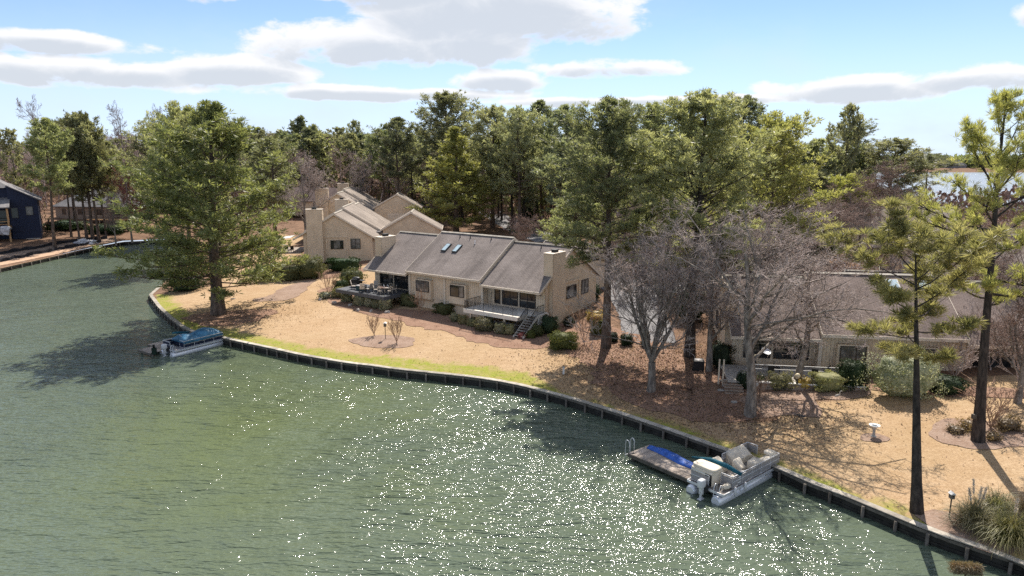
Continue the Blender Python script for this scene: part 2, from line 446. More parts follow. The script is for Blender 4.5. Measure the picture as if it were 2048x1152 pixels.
def make_ground():
    rg = np.random.default_rng(5)
    pts = []
    def grid(x0, x1, y0, y1, s, hole=None):
        xs = np.arange(x0, x1 + .01, s); ys = np.arange(y0, y1 + .01, s)
        g = np.array(np.meshgrid(xs, ys)).reshape(2, -1).T
        if hole: g = g[~((g[:, 0] > hole[0]) & (g[:, 0] < hole[1]) & (g[:, 1] > hole[2]) & (g[:, 1] < hole[3]))]
        pts.append(g + rg.uniform(-.2, .2, g.shape) * s)
    grid(-64, 52, 14, 116, 1.6)
    grid(-150, 200, -60, 300, 6, (-64, 52, 14, 116))
    grid(-900, 1000, -60, 1000, 30, (-150, 200, -60, 300))
    grid(-4500, 4500, 1030, 5000, 400)
    g = np.concatenate(pts)
    g = g[(seg_dist(g, Lk) > .9)]
    g = g[~in_poly(g, LAKE_CLOSED)]
    outer = [(-4600, -60.), (-90, -60), (60, -60), (4600, -60), (4600, 5100), (-4600, 5100)]
    bpts = [Vector(p) for p in outer] + [Vector(p) for p in LAKE]
    n0 = len(outer); nl = len(LAKE)
    edges = [(0, 1), (1, n0), (2, n0 + nl - 1), (2, 3), (3, 4), (4, 5), (5, 0)] + [(n0 + i, n0 + i + 1) for i in range(nl - 1)]
    allp = bpts + [Vector((float(a), float(b))) for a, b in g]
    r = geometry.delaunay_2d_cdt(allp, edges, [], 0, 1e-4)
    V = np.array([(v.x, v.y) for v in r[0]]); F = np.array([f for f in r[2] if len(f) == 3])
    cen = V[F].mean(1)
    F = F[~in_poly(cen, LAKE_CLOSED)]
    # orientation upwards
    a, b, c = V[F[:, 0]], V[F[:, 1]], V[F[:, 2]]
    cr = (b[:, 0] - a[:, 0]) * (c[:, 1] - a[:, 1]) - (b[:, 1] - a[:, 1]) * (c[:, 0] - a[:, 0])
    F[cr < 0] = F[cr < 0][:, ::-1]
    h = height(V)
    me = np_mesh('ground', np.column_stack([V, h]), F, M['ground'], smooth=True)
    d = seg_dist(V, Lk)
    # green strip where the turf has woken up, near the water between the corner and the first trees
    gs = sm(V[:, 0], -56, -50) * (1 - sm(V[:, 0], 1.5, 4.5)) * (.8 + .2 * sm(V[:, 0], -16, -10)) * sm(V[:, 1], 40, 45)
    gs = np.maximum(gs, .36 * sm(V[:, 0], 4, 8) * (V[:, 1] < 60))
    lawn = in_poly(V, LAWN).astype(float)
    for nm, a in (('shore', d), ('green', gs), ('lawn', lawn)):
        at = me.attributes.new(nm, 'FLOAT', 'POINT'); at.data.foreach_set('value', a.astype(np.float32))
    return tag(inst('ground', me), 'tan dormant lawn and leaf covered land round the lake', kind='structure')

LAWN = [ray(*p, 2.) for p in [(280, 575), (430, 560), (480, 480), (560, 455), (640, 560)]] + [(-22, 110), (-12, 92), (6, 74), (12, 66), (13, 58)] + \
       [ray(*p, 1.6) for p in [(1290, 800), (1500, 830), (1640, 800), (1800, 770), (2100, 770)]] + [(60, 40), (40, 0), (24, 15), (0, 40), (-40, 50)]

def ground_mat():
    m, t, b = base_mat('lawn_and_leaf_litter', .95, .1)
    p = gpos(t)
    A = lambda n: t.new('ShaderNodeAttribute', attribute_name=n).outputs['Fac']
    mp = t.new('ShaderNodeMapping', Vector=p); mp.inputs['Scale'].default_value = (1., 2.2, 1); mp.inputs['Rotation'].default_value = (0, 0, .3)
    nb = t.noise(p, .16, 4, .6); nm = t.noise(mp.outputs[0], .9, 5, .65); nf = t.noise(p, 7., 4, .75); nff = t.noise(p, 26., 2, .6)
    tan = t.mix(t.mapr(nb, .35, .65), (.42, .285, .165), (.50, .36, .225))
    tan = t.mix(t.mapr(nm, .38, .68, 0, .55), tan, (.34, .215, .11))
    tan = t.mix(t.mapr(t.noise(p, .055, 3, .6), .45, .62, 0, .35), tan, (.36, .27, .14))
    tan = t.mix(t.mapr(nf, .42, .62, 0, .65), tan, (.25, .155, .08))
    tan = t.mix(t.mapr(nff, .5, .68, 0, .5), tan, (.62, .47, .31))
    gn = t.mix(t.mapr(nf, .35, .65), (.17, .21, .025), (.33, .33, .065))
    gn = t.mix(t.mapr(nm, .4, .7, 0, .5), gn, (.34, .27, .1))
    d = t.m('ADD', A('shore'), t.m('MULTIPLY', t.m('SUBTRACT', t.noise(p, .45, 5, .7), .5), 4.2))
    lim = t.m('MULTIPLY', A('green'), 3.0)
    gm = t.mapr(t.m('SUBTRACT', lim, d), -.35, .9)
    gm = t.m('MULTIPLY', gm, t.mapr(t.noise(p, 1.6, 3), .25, .6, .45, 1.))
    c = t.mix(gm, tan, gn)
    lit = t.mix(t.mapr(t.noise(p, .5, 5, .7), .35, .65), (.115, .068, .043), (.21, .125, .08))
    lit = t.mix(t.mapr(nf, .45, .7, 0, .6), lit, (.30, .20, .14))
    lit = t.mix(t.mapr(nff, .52, .7, 0, .3), lit, (.34, .25, .18))
    lw = t.mapr(t.m('ADD', A('lawn'), t.m('MULTIPLY', t.m('SUBTRACT', nm, .5), .5)), .35, .65)
    t.put(b, 'Base Color', t.mix(lw, lit, c))
    bn = t.new('ShaderNodeBump', Height=t.m('ADD', nf, t.m('MULTIPLY', nff, .5)), Strength=.7, Distance=.06)
    t.put(b, 'Normal', bn.outputs[0]); return m
M['ground'] = ground_mat()
def litter_mat(name, c0, c1, c2):
    m, t, b = base_mat(name, .95, .1); p = gpos(t)
    nf = t.noise(p, 6., 5, .75); nm = t.noise(p, .7, 4, .6); nff = t.noise(p, 24, 2)
    c = t.mix(t.mapr(nm, .35, .65), c0, c1); c = t.mix(t.mapr(nf, .45, .68, 0, .75), c, c2)
    c = t.mix(t.mapr(nff, .45, .6, .0, .4), c, tuple(x * .45 for x in c0))
    t.put(b, 'Base Color', c)
    t.put(b, 'Normal', t.new('ShaderNodeBump', Height=nf, Strength=.8, Distance=.07).outputs[0]); return m
M['strawbed'] = litter_mat('red_pine_straw', (.25, .145, .10), (.32, .20, .14), (.40, .28, .20))
M['mulch'] = litter_mat('pinkish_leaf_mulch', (.27, .18, .13), (.34, .24, .18), (.45, .35, .29))
M['asphalt'] = litter_mat('worn_asphalt', (.20, .195, .20), (.27, .26, .26), (.33, .32, .31))
M['dirt'] = litter_mat('construction_soil', (.26, .19, .145), (.34, .25, .19), (.20, .16, .14))
make_ground()

def water_mat(name, wave=1., body=((.12, .148, .062), (.102, .13, .09)), far=False):
    m, t, b = base_mat(name, .10 if not far else .3, .5); b.inputs['IOR'].default_value = 1.33
    p = gpos(t)
    sp_ = t.new('ShaderNodeSeparateXYZ', Vector=p).outputs
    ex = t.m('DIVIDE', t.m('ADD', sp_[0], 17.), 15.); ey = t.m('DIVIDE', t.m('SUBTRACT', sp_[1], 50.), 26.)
    refl_green = t.m('SUBTRACT', 1.2, t.m('ADD', t.m('MULTIPLY', ex, ex), t.m('MULTIPLY', ey, ey)))     # green reflection patch painted into the water colour
    big = t.m('SUBTRACT', .62, t.m('ADD', t.m('MULTIPLY', t.m('MAXIMUM', refl_green, -.6), .085), t.m('MULTIPLY', t.m('SUBTRACT', t.noise(p, .05, 4, .6), .5), .5)))
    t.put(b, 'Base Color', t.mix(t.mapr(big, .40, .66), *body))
    # wind patches change the chop
    patch = t.mapr(t.noise(p, .045, 4, .6, .5), .36, .64, .65, 1.35)
    mp = t.new('ShaderNodeMapping', Vector=p); mp.inputs['Rotation'].default_value = (0, 0, rad(12)); mp.inputs['Scale'].default_value = (.45, 1.4, 1)
    w1 = t.noise(mp.outputs[0], .62, 2, .5, .2)
    w2 = t.noise(mp.outputs[0], 2.1, 2, .6, .1)
    mp2 = t.new('ShaderNodeMapping', Vector=p); mp2.inputs['Rotation'].default_value = (0, 0, rad(-25)); mp2.inputs['Scale'].default_value = (.8, 1.1, 1)
    w3 = t.noise(mp2.outputs[0], 5., 1, .5)
    hgt = t.m('ADD', t.m('ADD', t.m('MULTIPLY', w1, .62), t.m('MULTIPLY', w2, .33)), t.m('MULTIPLY', w3, .055))
    bn = t.new('ShaderNodeBump', Height=t.m('MULTIPLY', hgt, patch), Strength=1.0, Distance=wave)
    t.put(b, 'Normal', bn.outputs[0]); return m
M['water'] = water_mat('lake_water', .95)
M['water_far'] = water_mat('far_lake_water', .6, ((.20, .23, .25), (.24, .27, .29)), True)
def sheet(name, poly, z, mat, label):
    r = MB().add([(x, y, z) for x, y in poly], [tuple(range(len(poly)))])
    return tag(r.build(name, mat), label, kind='structure')
wp = [(-92, -60), (70, -60), (30, 26)] + [(x + 0.0, y + .6) for x, y in SH[::-1]] + [(-52, 103), (-60, 129), (-70, 156), (-80, 161), (-90.5, 157)]
V2 = [Vector((x, y, 0)) for x, y in wp]
tri = geometry.tessellate_polygon([V2])
r_ = MB().add(V2, [t if (V2[t[1]] - V2[t[0]]).cross(V2[t[2]] - V2[t[0]]).z > 0 else t[::-1] for t in tri])
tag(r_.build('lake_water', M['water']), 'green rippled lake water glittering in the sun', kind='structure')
sheet('water', [(95, 170), (1500, 170), (1500, 900), (95, 900)], .05, M['water_far'], 'pale bright water of the wide lake beyond the trees')

# ------------------------------------------------------------------ beds, drive, road
def drape_strip(name, pts, widths, mat, label, dz=.035, nseg=8, closed_taper=True, wob=.25, seed=1, kind='structure'):
    """soft-edged strip following a centre line, laid on the land"""
    rg = random.Random(seed)
    P = [Vector(p[:2]) for p in pts]
    fine = []; fw = []
    for i in range(len(P) - 1):
        k = max(2, int((P[i + 1] - P[i]).length / .55))
        for j in range(k):
            t = j / k; fine.append(P[i].lerp(P[i + 1], t)); fw.append(widths[i] * (1 - t) + widths[i + 1] * t)
    fine.append(P[-1]); fw.append(widths[-1])
    # smooth
    for _ in range(2):
        fine = [fine[0]] + [(fine[i - 1] + fine[i] * 2 + fine[i + 1]) / 4 for i in range(1, len(fine) - 1)] + [fine[-1]]
    V = []; nn = nseg + 1
    for i, p in enumerate(fine):
        d = (fine[min(i + 1, len(fine) - 1)] - fine[max(i - 1, 0)]).normalized(); s = Vector((-d.y, d.x))
        w = fw[i]
        if closed_taper:
            e = min(i, len(fine) - 1 - i) * .55
            w *= math.sqrt(max(.02, 1 - max(0, 1 - e / max(1., w)) ** 2))
        q1 = wob * (math.sin(i * .41 + seed) + .7 * math.sin(i * 1.13 + seed * 2)) * .45; q2 = wob * (math.sin(i * .37 + seed * 3) + .7 * math.sin(i * 1.31 + seed)) * .45
        wl = w * (1 + q1 + rg.uniform(-wob, wob) * .45); wr = w * (1 + q2 + rg.uniform(-wob, wob) * .45)
        for j in range(nn):
            t = j / nseg * 2 - 1; q = p + s * (t * (wl if t < 0 else wr)); V.append((q.x, q.y))
    h = height(V)
    vv = [(x, y, z + dz) for (x, y), z in zip(V, h)]
    f = [(i * nn + j, (i + 1) * nn + j, (i + 1) * nn + j + 1, i * nn + j + 1)[::-1] for i in range(len(fine) - 1) for j in range(nseg)]
    o = MB().add(vv, f).build(name, mat); return tag(o, label, kind=kind)
def drape_blob(name, c, rx, ry, rz, mat, label, dz=.035, seed=1, kind='structure', wob=.16):
    rg = random.Random(seed); ph = [rg.uniform(0, 6.3) for _ in range(4)]; N = 40; K = 7
    V = [(c[0], c[1])]
    for k in range(1, K + 1):
        for j in range(N):
            t = 2 * PI * j / N; w = 1 + wob * (math.sin(2 * t + ph[0]) * .5 + math.sin(3 * t + ph[1]) * .4 + math.sin(5 * t + ph[2]) * .25 + .15 * math.sin(11 * t + ph[3]))
            x = rx * w * math.cos(t) * k / K; y = ry * w * math.sin(t) * k / K
            V.append((c[0] + x * math.cos(rz) - y * math.sin(rz), c[1] + x * math.sin(rz) + y * math.cos(rz)))
    h = height(V); vv = [(x, y, z + dz) for (x, y), z in zip(V, h)]
    f = [(0, 1 + j, 1 + (j + 1) % N) for j in range(N)]
    for k in range(K - 1):
        a = 1 + k * N; f += [(a + j, a + N + j, a + N + (j + 1) % N, a + (j + 1) % N) for j in range(N)]
    return tag(MB().add(vv, f, True).build(name, mat), label, kind=kind)
# ------------------------------------------------------------------ buildings
def scan(poly, s=None, z=None):
    """interval of a convex polygon [(s,z)] at given z (returns s range) or at given s (returns z range)"""
    k, v = (1, z) if z is not None else (0, s); o = 1 - k; r = []
    n = len(poly)
    for i in range(n):
        a, b = poly[i], poly[(i + 1) % n]
        if (a[k] - v) * (b[k] - v) <= 0 and a[k] != b[k]:
            t = (v - a[k]) / (b[k] - a[k]); r.append(a[o] + t * (b[o] - a[o]))
    return (min(r), max(r)) if len(r) > 1 else None
def laps(mb, P, d, n, poly, lap=.21, proud=.035):
    """horizontal lap boards on a convex wall polygon; P origin, d direction along, n outward normal"""
    P = Vector(P); d = Vector(d); n = Vector(n); up = Vector((0, 0, 1))
    z0 = min(q[1] for q in poly); z1 = max(q[1] for q in poly); z = z0
    pt = lambda s, zz, o: P + d * s + up * zz + n * o
    while z < z1 - .03:
        za = z; zb = min(z + lap, z1)
        A = scan(poly, z=za + .002); B = scan(poly, z=zb - .002)
        if A and B:
            lo = (max(A[0], B[0]), min(A[1], B[1])) if False else None
            mb.add([pt(A[0], za, proud), pt(A[1], za, proud), pt(B[1], zb, .006), pt(B[0], zb, .006)], [(0, 1, 2, 3)])
            mb.add([pt(A[0], za, 0), pt(A[1], za, 0), pt(A[1], za, proud), pt(A[0], za, proud)], [(0, 1, 2, 3)])
        z += lap
    return mb
def vboards(mb, P, d, n, poly, w=.30, proud=.03):
    P = Vector(P); d = Vector(d); n = Vector(n); up = Vector((0, 0, 1))
    s0 = min(q[0] for q in poly); s1 = max(q[0] for q in poly)
    k = max(1, round((s1 - s0) / w)); w = (s1 - s0) / k
    for i in range(k):
        a = s0 + i * w + .02; b = s0 + (i + 1) * w - .02
        r = scan(poly, s=a + .001); q = scan(poly, s=b - .001)
        if not r or not q: continue
        pt = lambda s, zz, o: P + d * s + up * zz + n * o
        mb.prism([pt(a, r[0], 0), pt(b, q[0], 0), pt(b, q[1], 0), pt(a, r[1], 0)], n * proud)
    return mb
def wallslab(mb, P, d, n, poly, th=.12):
    P = Vector(P); d = Vector(d); n = Vector(n)
    mb.prism([P + d * s + Vector((0, 0, z)) - n * th for s, z in poly], n * th); return mb

def window(root, P, d, n, w, h, panes=2, glass='glass', fr=.07, name='window', depth=.09, split=None):
    """window frame as a part, its panes as sub-parts; P = bottom left corner on the wall face"""
    P = Vector(P); d = Vector(d); n = Vector(n); up = Vector((0, 0, 1)); mb = MB()
    ctr = lambda s, z: P + d * s + up * z + n * depth / 2
    R = Matrix((d, n, up)).transposed()
    for s, z, a, b_ in ((w / 2, fr / 2, w, fr), (w / 2, h - fr / 2, w, fr), (fr / 2, h / 2, fr, h - 2 * fr), (w - fr / 2, h / 2, fr, h - 2 * fr)):
        mb.box(ctr(s, z), (a, depth, b_), M3=R)
    xs = split or [i / panes for i in range(1, panes)]
    for q in xs: mb.box(ctr(w * q, h / 2), (fr * .8, depth * .8, h - 2 * fr), M3=R)
    fo = mb.build(name, M['frame'], root)
    ed = [0] + [q * w for q in xs] + [w]
    for i in range(len(ed) - 1):
        a = ed[i] + fr * (1.0 if i == 0 else .45); b = ed[i + 1] - fr * (1.0 if i == len(ed) - 2 else .45)
        MB().box(P + d * (a + b) / 2 + up * h / 2 + n * (depth * .3), (b - a - .004, .02, h - 2 * fr - .004), M3=R).build('pane', M[glass if not isinstance(glass, (list, tuple)) else glass[i]], fo)
    return fo
def gable_roof(root, a0, a1, ez, D=6.8, R=4.1, mat='roof', b0=0., th=.16, name='roof', over=.0, ridge=True):
    """two slopes, ridge along a; eave height ez at b=b0 and b0+2D"""
    mb = MB()
    nrm = Vector((0, R, -D)).normalized()
    for sgn in (0, 1):
        bb = (lambda b: b0 + b) if sgn == 0 else (lambda b: b0 + 2 * D - b)
        q = [(a0, bb(0), ez), (a1, bb(0), ez), (a1, bb(D), ez + R), (a0, bb(D), ez + R)]
        if sgn: q = q[::-1]
        mb.prism(q, (0, 0, -th))
    o = mb.build(name, M[mat], root)
    t = .05; hgt = .26
    for bs, s in ((b0 - t / 2 - .003, 1), (b0 + 2 * D + t / 2 + .003, 1)):
        MB().box(((a0 + a1) / 2, bs, ez - hgt / 2 + .03), (a1 - a0, t, hgt)).build('fascia', M['trim'], root)
    for a in (a0 - t / 2 - .004, a1 + t / 2 + .004):
        for s in (0, 1):
            y0 = b0 if s == 0 else b0 + 2 * D; rk = MB()
            rk.prism([(a - t / 2, y0, ez + .05), (a - t / 2, b0 + D, ez + R + .05), (a - t / 2, b0 + D, ez + R - hgt), (a - t / 2, y0, ez - hgt)], (t, 0, 0))
            rk.build('rake_trim', M['trim'], root)
    if ridge:
        MB().prism([(a0, b0 + D - .2, ez + R + .0), (a0, b0 + D, ez + R + .13), (a0, b0 + D + .2, ez + R)], (a1 - a0, 0, 0)).build('ridge_cap', M['cap'], root)
    return o

def duplex(name, label, org, ang, floor, low=-2.0, garages=(), mat='roof', detail=True, chimneys=(1, 1), group=None, decks=('A', 'C'), skirt=True, chim_h=7.0):
    root = empty(name, (org[0], org[1], floor), ang, label, 'house', group)
    D, R, L1a, L1b, L2 = 6.8, 4.15, 7.4, 18.8, 26.9
    x, y, z = Vector((1, 0, 0)), Vector((0, 1, 0)), Vector((0, 0, 1))
    ez = 2.75
    gable_roof(root, L1a, L1b, ez, D, R, mat)
    gable_roof(root, 0, L1a - .06, ez - .45, D, R, mat)
    gable_roof(root, L1b + .06, L2, ez - .45, D, R, mat)
    up_at = lambda b, dz=0: ez + dz - .18 + (R / D) * (b if b < D else 2 * D - b)
    bf = 1.6; bw = .7; bk = 2 * D - .7
    sd = MB(); sv = MB(); core = MB()
    # gable end walls
    for a, nn in ((.35, -x), (L2 - .35, x)):
        poly = [(bf, low), (bk, low), (bk, up_at(bk, -.45)), (D, up_at(D, -.45)), (bf, up_at(bf, -.45))]
        d = y
        laps(sd, (a, 0, 0), d, nn, poly); wallslab(core, (a, 0, 0), d, nn, poly)
        f = MB()
    for a, nn in ((L1a + .02, -x), (L1b - .02, x)):          # the gable ends of the middle part rise over the wings
        poly = [(bw, low), (bk, low), (bk, up_at(bk)), (D, up_at(D)), (bw, up_at(bw))]
        laps(sd, (a, 0, 0), y, nn, poly); wallslab(core, (a, 0, 0), y, nn, poly)
    # front walls
    zt = up_at(bw) - .02
    vboards(sv, (0, bw, 0), x, -y, [(L1a + .02, -.35), (L1b - .02, -.35), (L1b - .02, zt), (L1a + .02, zt)]); wallslab(core, (0, bw, 0), x, -y, [(L1a + .02, low), (L1b - .02, low), (L1b - .02, zt), (L1a + .02, zt)])
    for a0, a1 in ((.35, L1a), (L1b, L2 - .35)):
        zt2 = up_at(bf, -.45) - .02
        wallslab(core, (0, bf, 0), x, -y, [(a0, low), (a1, low), (a1, zt2), (a0, zt2)])
        vboards(sv, (0, bf, 0), x, -y, [(a0, -.35), (a1, -.35), (a1, zt2), (a0, zt2)])
    # back walls
    laps(sd, (0, bk, 0), x, y, [(.35, low), (L2 - .35, low), (L2 - .35, up_at(bk, -.45)), (.35, up_at(bk, -.45))]); wallslab(core, (0, bk, 0), x, y, [(.35, low), (L2 - .35, low), (L2 - .35, up_at(bk, -.45)), (.35, up_at(bk, -.45))])
    tag(sd.build('lap_siding', M['siding'], root), kind='stuff'); tag(sv.build('vertical_board_siding', M['siding_shade'], root), kind='stuff'); core.build('wall', M['siding'], root)
    # foundation skirt below the boards, plus corner posts and a band
    sk = MB()
    sk.box(((L1a + L1b) / 2, bw - .05, -.33), (L1b - L1a - .1, .09, .05)).build('skirt_board', M['trim'], root)
    for a in (L1a + .08, (L1a + L1b) / 2, L1b - .08): MB().box((a, bw - .09, (low + zt) / 2), (.28, .16, zt - low)).build('corner_post', M['trim'], root)
    if detail:
        for a in (L1a + 2.6, L1b - 3.4):
            bx = MB().box((a, bw - .28, .75), (2.5, .5, 2.3)); bx.prism([(a - 1.25, bw - .53, -.4), (a - 1.25, bw - .03, -.4), (a - 1.25, bw - .03, -.75)], (2.5, 0, 0))
            ob = bx.build('bay', M['siding_shade'], root)
            window(root, (a - 1.05, bw - .535, .45), x, -y, 2.1, 1.35, glass='glass_blind' if a < 13 else ('glass', 'glass_blind'), split=[.62])
    # glazed wings
    H = 2.25
    for a0, a1, mir in ((.35, L1a, 0), (L1b, L2 - .35, 1)):
        ps = [(2.0, 4.05), (4.25, 6.5)] if not mir else [(1.0, 1.75), (2.05, 4.2), (4.45, 6.55)]
        if not mir: ps = [(1.0, 3.3), (3.55, 5.9), (6.15, 6.5)]
        for i, (s0, s1) in enumerate(ps):
            window(root, (a0 + s0, bf - .03, .05), x, -y, s1 - s0, H, panes=2 if s1 - s0 > 1 else 1, name='sliding_door' if s1 - s0 > 1 else 'window', glass='glass')
        lm = MB().box((a0 + (.45 if not mir else 7.2), bf - .12, 1.75), (.16, .14, .3)); lm.box((a0 + (.45 if not mir else 7.2), bf - .08, 1.98), (.08, .08, .12))
        lm.build('wall_lantern', M['iron'], root)
    # side windows in the gable ends, one set back in a recess
    for a, nn, sgn in ((.35, -x, -1), (L2 - .35, x, 1)):
        dd = y if sgn > 0 else -y
        for b, w_, g in ((6.0, 2.1, ('glass_blind', 'glass_blind', 'glass_blind')), (9.3, 1.6, 'glass_blind')):
            P = Vector((a + sgn * .035, b if sgn > 0 else b + w_, .55))
            if w_ > 2: window(root, P, dd, nn, w_, 1.45, split=[.25, .75], glass=('glass', 'glass_blind', 'glass'))
            else: window(root, P, dd, nn, w_, 1.7, glass='glass_blind')
        rc = MB(); rc.box((a + sgn * .09, 5.35, 1.05), (.16, .16, 2.9)); rc.box((a + sgn * .09, 8.7, 1.05), (.16, .16, 2.9)); rc.box((a + sgn * .09, 7.02, 2.55), (.16, 3.5, .16))
        rc.build('recess_trim', M['siding_shade'], root)
        if chimneys[0 if sgn < 0 else 1]:
            ca = a + sgn * .0; c0, c1 = sorted((ca - sgn * .65, ca + sgn * .5)); b0, b1 = 2.3, 4.9; ct = chim_h - .5
            cm = MB(); cm2 = MB().box(((c0 + c1) / 2, (b0 + b1) / 2, (ct + low) / 2), (c1 - c0 - .02, b1 - b0 - .02, ct - low))
            laps(cm, (c0, b0, 0), x, -y, [(0, low), (c1 - c0, low), (c1 - c0, ct), (0, ct)])
            laps(cm, (c0, b1, 0), x, y, [(0, low), (c1 - c0, low), (c1 - c0, ct), (0, ct)])
            laps(cm, (c0, b0, 0), y, -x, [(0, low), (b1 - b0, low), (b1 - b0, ct), (0, ct)])
            laps(cm, (c1, b0, 0), y, x, [(0, low), (b1 - b0, low), (b1 - b0, ct), (0, ct)])
            ch = cm2.build('chimney', M['siding'], root)
            tag(cm.build('lap_siding', M['siding'], ch), kind='stuff')
            cp = MB().box(((c0 + c1) / 2, (b0 + b1) / 2, ct + .05), (c1 - c0 + .12, b1 - b0 + .12, .09)); cp.build('chimney_cap', M['trim'], ch)
            MB().box(((c0 + c1) / 2, (b0 + b1) / 2, ct + .22), (.5, .7, .26)).box(((c0 + c1) / 2, (b0 + b1) / 2, ct + .38), (.62, .85, .05)).build('chimney_cowl', M['iron'], ch)
    # garages and flat links
    for gw, gback, side, gzr in garages:
        hw = 5.3; hd = 7.0; rr = 3.0; er = gzr - rr
        aend = (L2 - gback) if side > 0 else gback
        a0, a1 = (aend - hd, aend) if side > 0 else (aend, aend + hd)
        gable_roof(root, a0, a1, er, hw, rr, mat, b0=gw - hw, th=.14, name='garage_roof')
        g = MB(); gl = MB(); gc = gzr - .2
        for a, nn in ((a0 + .3, -x), (a1 - .3, x)):
            poly = [(gw - hw + .4, low), (gw + hw - .4, low), (gw + hw - .4, er + .05), (gw, gc - .08), (gw - hw + .4, er + .05)]
            wallslab(g, (a, 0, 0), y, nn, poly); laps(gl, (a, 0, 0), y, nn, poly)
        for b, nn in ((gw - hw + .4, -y), (gw + hw - .4, y)):
            wallslab(g, (0, b, 0), x, nn, [(a0 + .3, low), (a1 - .3, low), (a1 - .3, er), (a0 + .3, er)])
        go = g.build('garage_wall', M['siding'], root); tag(gl.build('lap_siding', M['siding'], go), kind='stuff')
        am = a1 - .3 if side > 0 else a0 + .3
        dm = MB()
        for k in range(4): dm.box((am + side * .03, gw + .2, er - 4.6 + .58 * k + 1.35), (.06, 4.6, .55))
        if name == 'terraced_house' and side > 0 and garages and chim_h > 7.6: pass
        dm.build('garage_door', M['trim'], root)
        lk = MB().box(((a0 + a1) / 2, (bk + gw - hw) / 2 + .2, er - .55), (hd * .8, gw - hw - bk + 1.6, .25)); lk.build('flat_link_roof', M['roof_grey'], root)
        MB().box(((a0 + a1) / 2, (bk + gw - hw) / 2 + .2, (low + er - .68) / 2), (hd * .7, gw - hw - bk + 1.2, er - .68 - low)).build('link_wall', M['siding'], root)
    root['dims'] = (D, R, L1a, L1b, L2)
    return root

def railing(root, pts, h=.95, sp=.13, name='railing', mat='iron', thick=.02):
    m = MB()
    for i in range(len(pts) - 1):
        a, b = Vector(pts[i]), Vector(pts[i + 1]); L = (b - a).length; n = max(1, int(L / sp))
        up = Vector((0, 0, h)); m.bar(a + up, b + up, .045, .04); m.bar(a + Vector((0, 0, .1)), b + Vector((0, 0, .1)), .03, .03)
        for k in range(n + 1):
            p = a.lerp(b, k / n); m.bar(p + Vector((0, 0, .0 if k % 10 == 0 else .1)), p + up, thick * (1.9 if k % 10 == 0 else 1))
    return tag(m.build(name, M[mat], root), kind='stuff')

# --- house 1: the nearest, in the middle of the picture
H1 = (-18.963, 86.115); A1 = -.62; F1 = 3.55
h1 = duplex('lakeside_house', 'beige duplex house in the middle with brown shingle roof, two skylights and two lakeside decks', H1, A1, F1, low=-2.4, garages=[(16.6, 3.0, 1, 5.45)], detail=True, chim_h=6.6)
def LW(org, ang, a, b, z=0.):
    c, s = math.cos(ang), math.sin(ang); return Vector((org[0] + a * c - b * s, org[1] + a * s + b * c, z))
W1 = lambda a, b, z=0.: LW(H1, A1, a, b, F1 + z)
slope = 4.15 / 6.8; th_ = math.atan(slope)
RX = Matrix.Rotation(th_, 3, 'X')
for a in (10.35, 12.1):
    zc = 2.75 + slope * 4.2
    s_ = MB().box((a, 4.2, zc + .06), (.75, 1.45, .16), M3=RX).build('skylight', M['iron'], h1)
    MB().box((a, 4.2 - .08 * math.sin(th_), zc + .06 + .09), (.58, 1.25, .03), M3=RX).build('pane', M['skyglass'], s_)
for a, b in ((11.0, 6.1), (12.6, 6.15), (15.8, 6.2), (14.0, 5.3), (23.0, 6.2)):
    zc = (2.75 if a < 18.8 else 2.3) + slope * b
    MB().tube([(a, b, zc - .05), (a, b, zc + .42)], .05, 6).tube([(a, b, zc - .02), (a, b, zc + .05)], .1, 6).build('vent_pipe', M['iron'] if a != 14.0 else M['alu'], h1)
gt = MB().tube([(-.05, -.08, 2.25), (7.3, -.08, 2.25)], .06, 6); gt.tube([(18.95, -.08, 2.25), (26.9, -.08, 2.25)], .06, 6); gt.tube([(7.4, -.08, 2.7), (18.8, -.08, 2.7)], .06, 6)
gt.build('gutter', M['trim'], h1)
# right deck, raised, pale, with black railing and a stair
dk = MB().box((22.0, -.35, -.16), (7.2, 3.8, .12)).build('deck', M['deck_pale'], h1)
MB().box((22.0, -2.27, -.32), (7.3, .1, .38)).box((18.38, -.35, -.32), (.1, 3.72, .38)).box((25.6, -1.1, -.32), (.1, 2.3, .38)).build('deck_beam', M['deck_pale'], dk)
for a in (19.0, 20.8, 23.6): MB().box((a, -1.8, -1.45), (.22, .22, 2.2)).build('deck_post', M['siding_shade'], dk)
railing(dk, [(18.45, 1.0, -.1), (18.45, -2.2, -.1), (25.5, -2.2, -.1)])
railing(dk, [(26.85, .9, -.1), (26.85, -.3, -.1)]); railing(dk, [(25.65, -.4, -.1), (25.65, -3.0, -1.9)]); railing(dk, [(26.85, -.3, -.1), (26.85, -3.0, -1.9)])
MB().box((26.2, .7, -.18), (1.4, 2.0, .12)).box((26.9, .7, -1.2), (.08, 2.0, 2.0)).build('landing', M['deck_pale'], dk)
for k in range(9):
    MB().box((26.25, -.45 - .3 * k, -.25 - .2 * k), (1.15, .3, .05)).build('step', M['conc'], h1)
MB().prism([(26.84, -.3, -.35), (26.84, -3.05, -2.15), (26.84, -3.05, -1.85), (26.84, -.3, -.05)], (.06, 0, 0)).prism([(25.62, -.3, -.35), (25.62, -3.05, -2.15), (25.62, -3.05, -1.85), (25.62, -.3, -.05)], (.06, 0, 0)).build('stair_stringer', M['deck_pale'], h1)
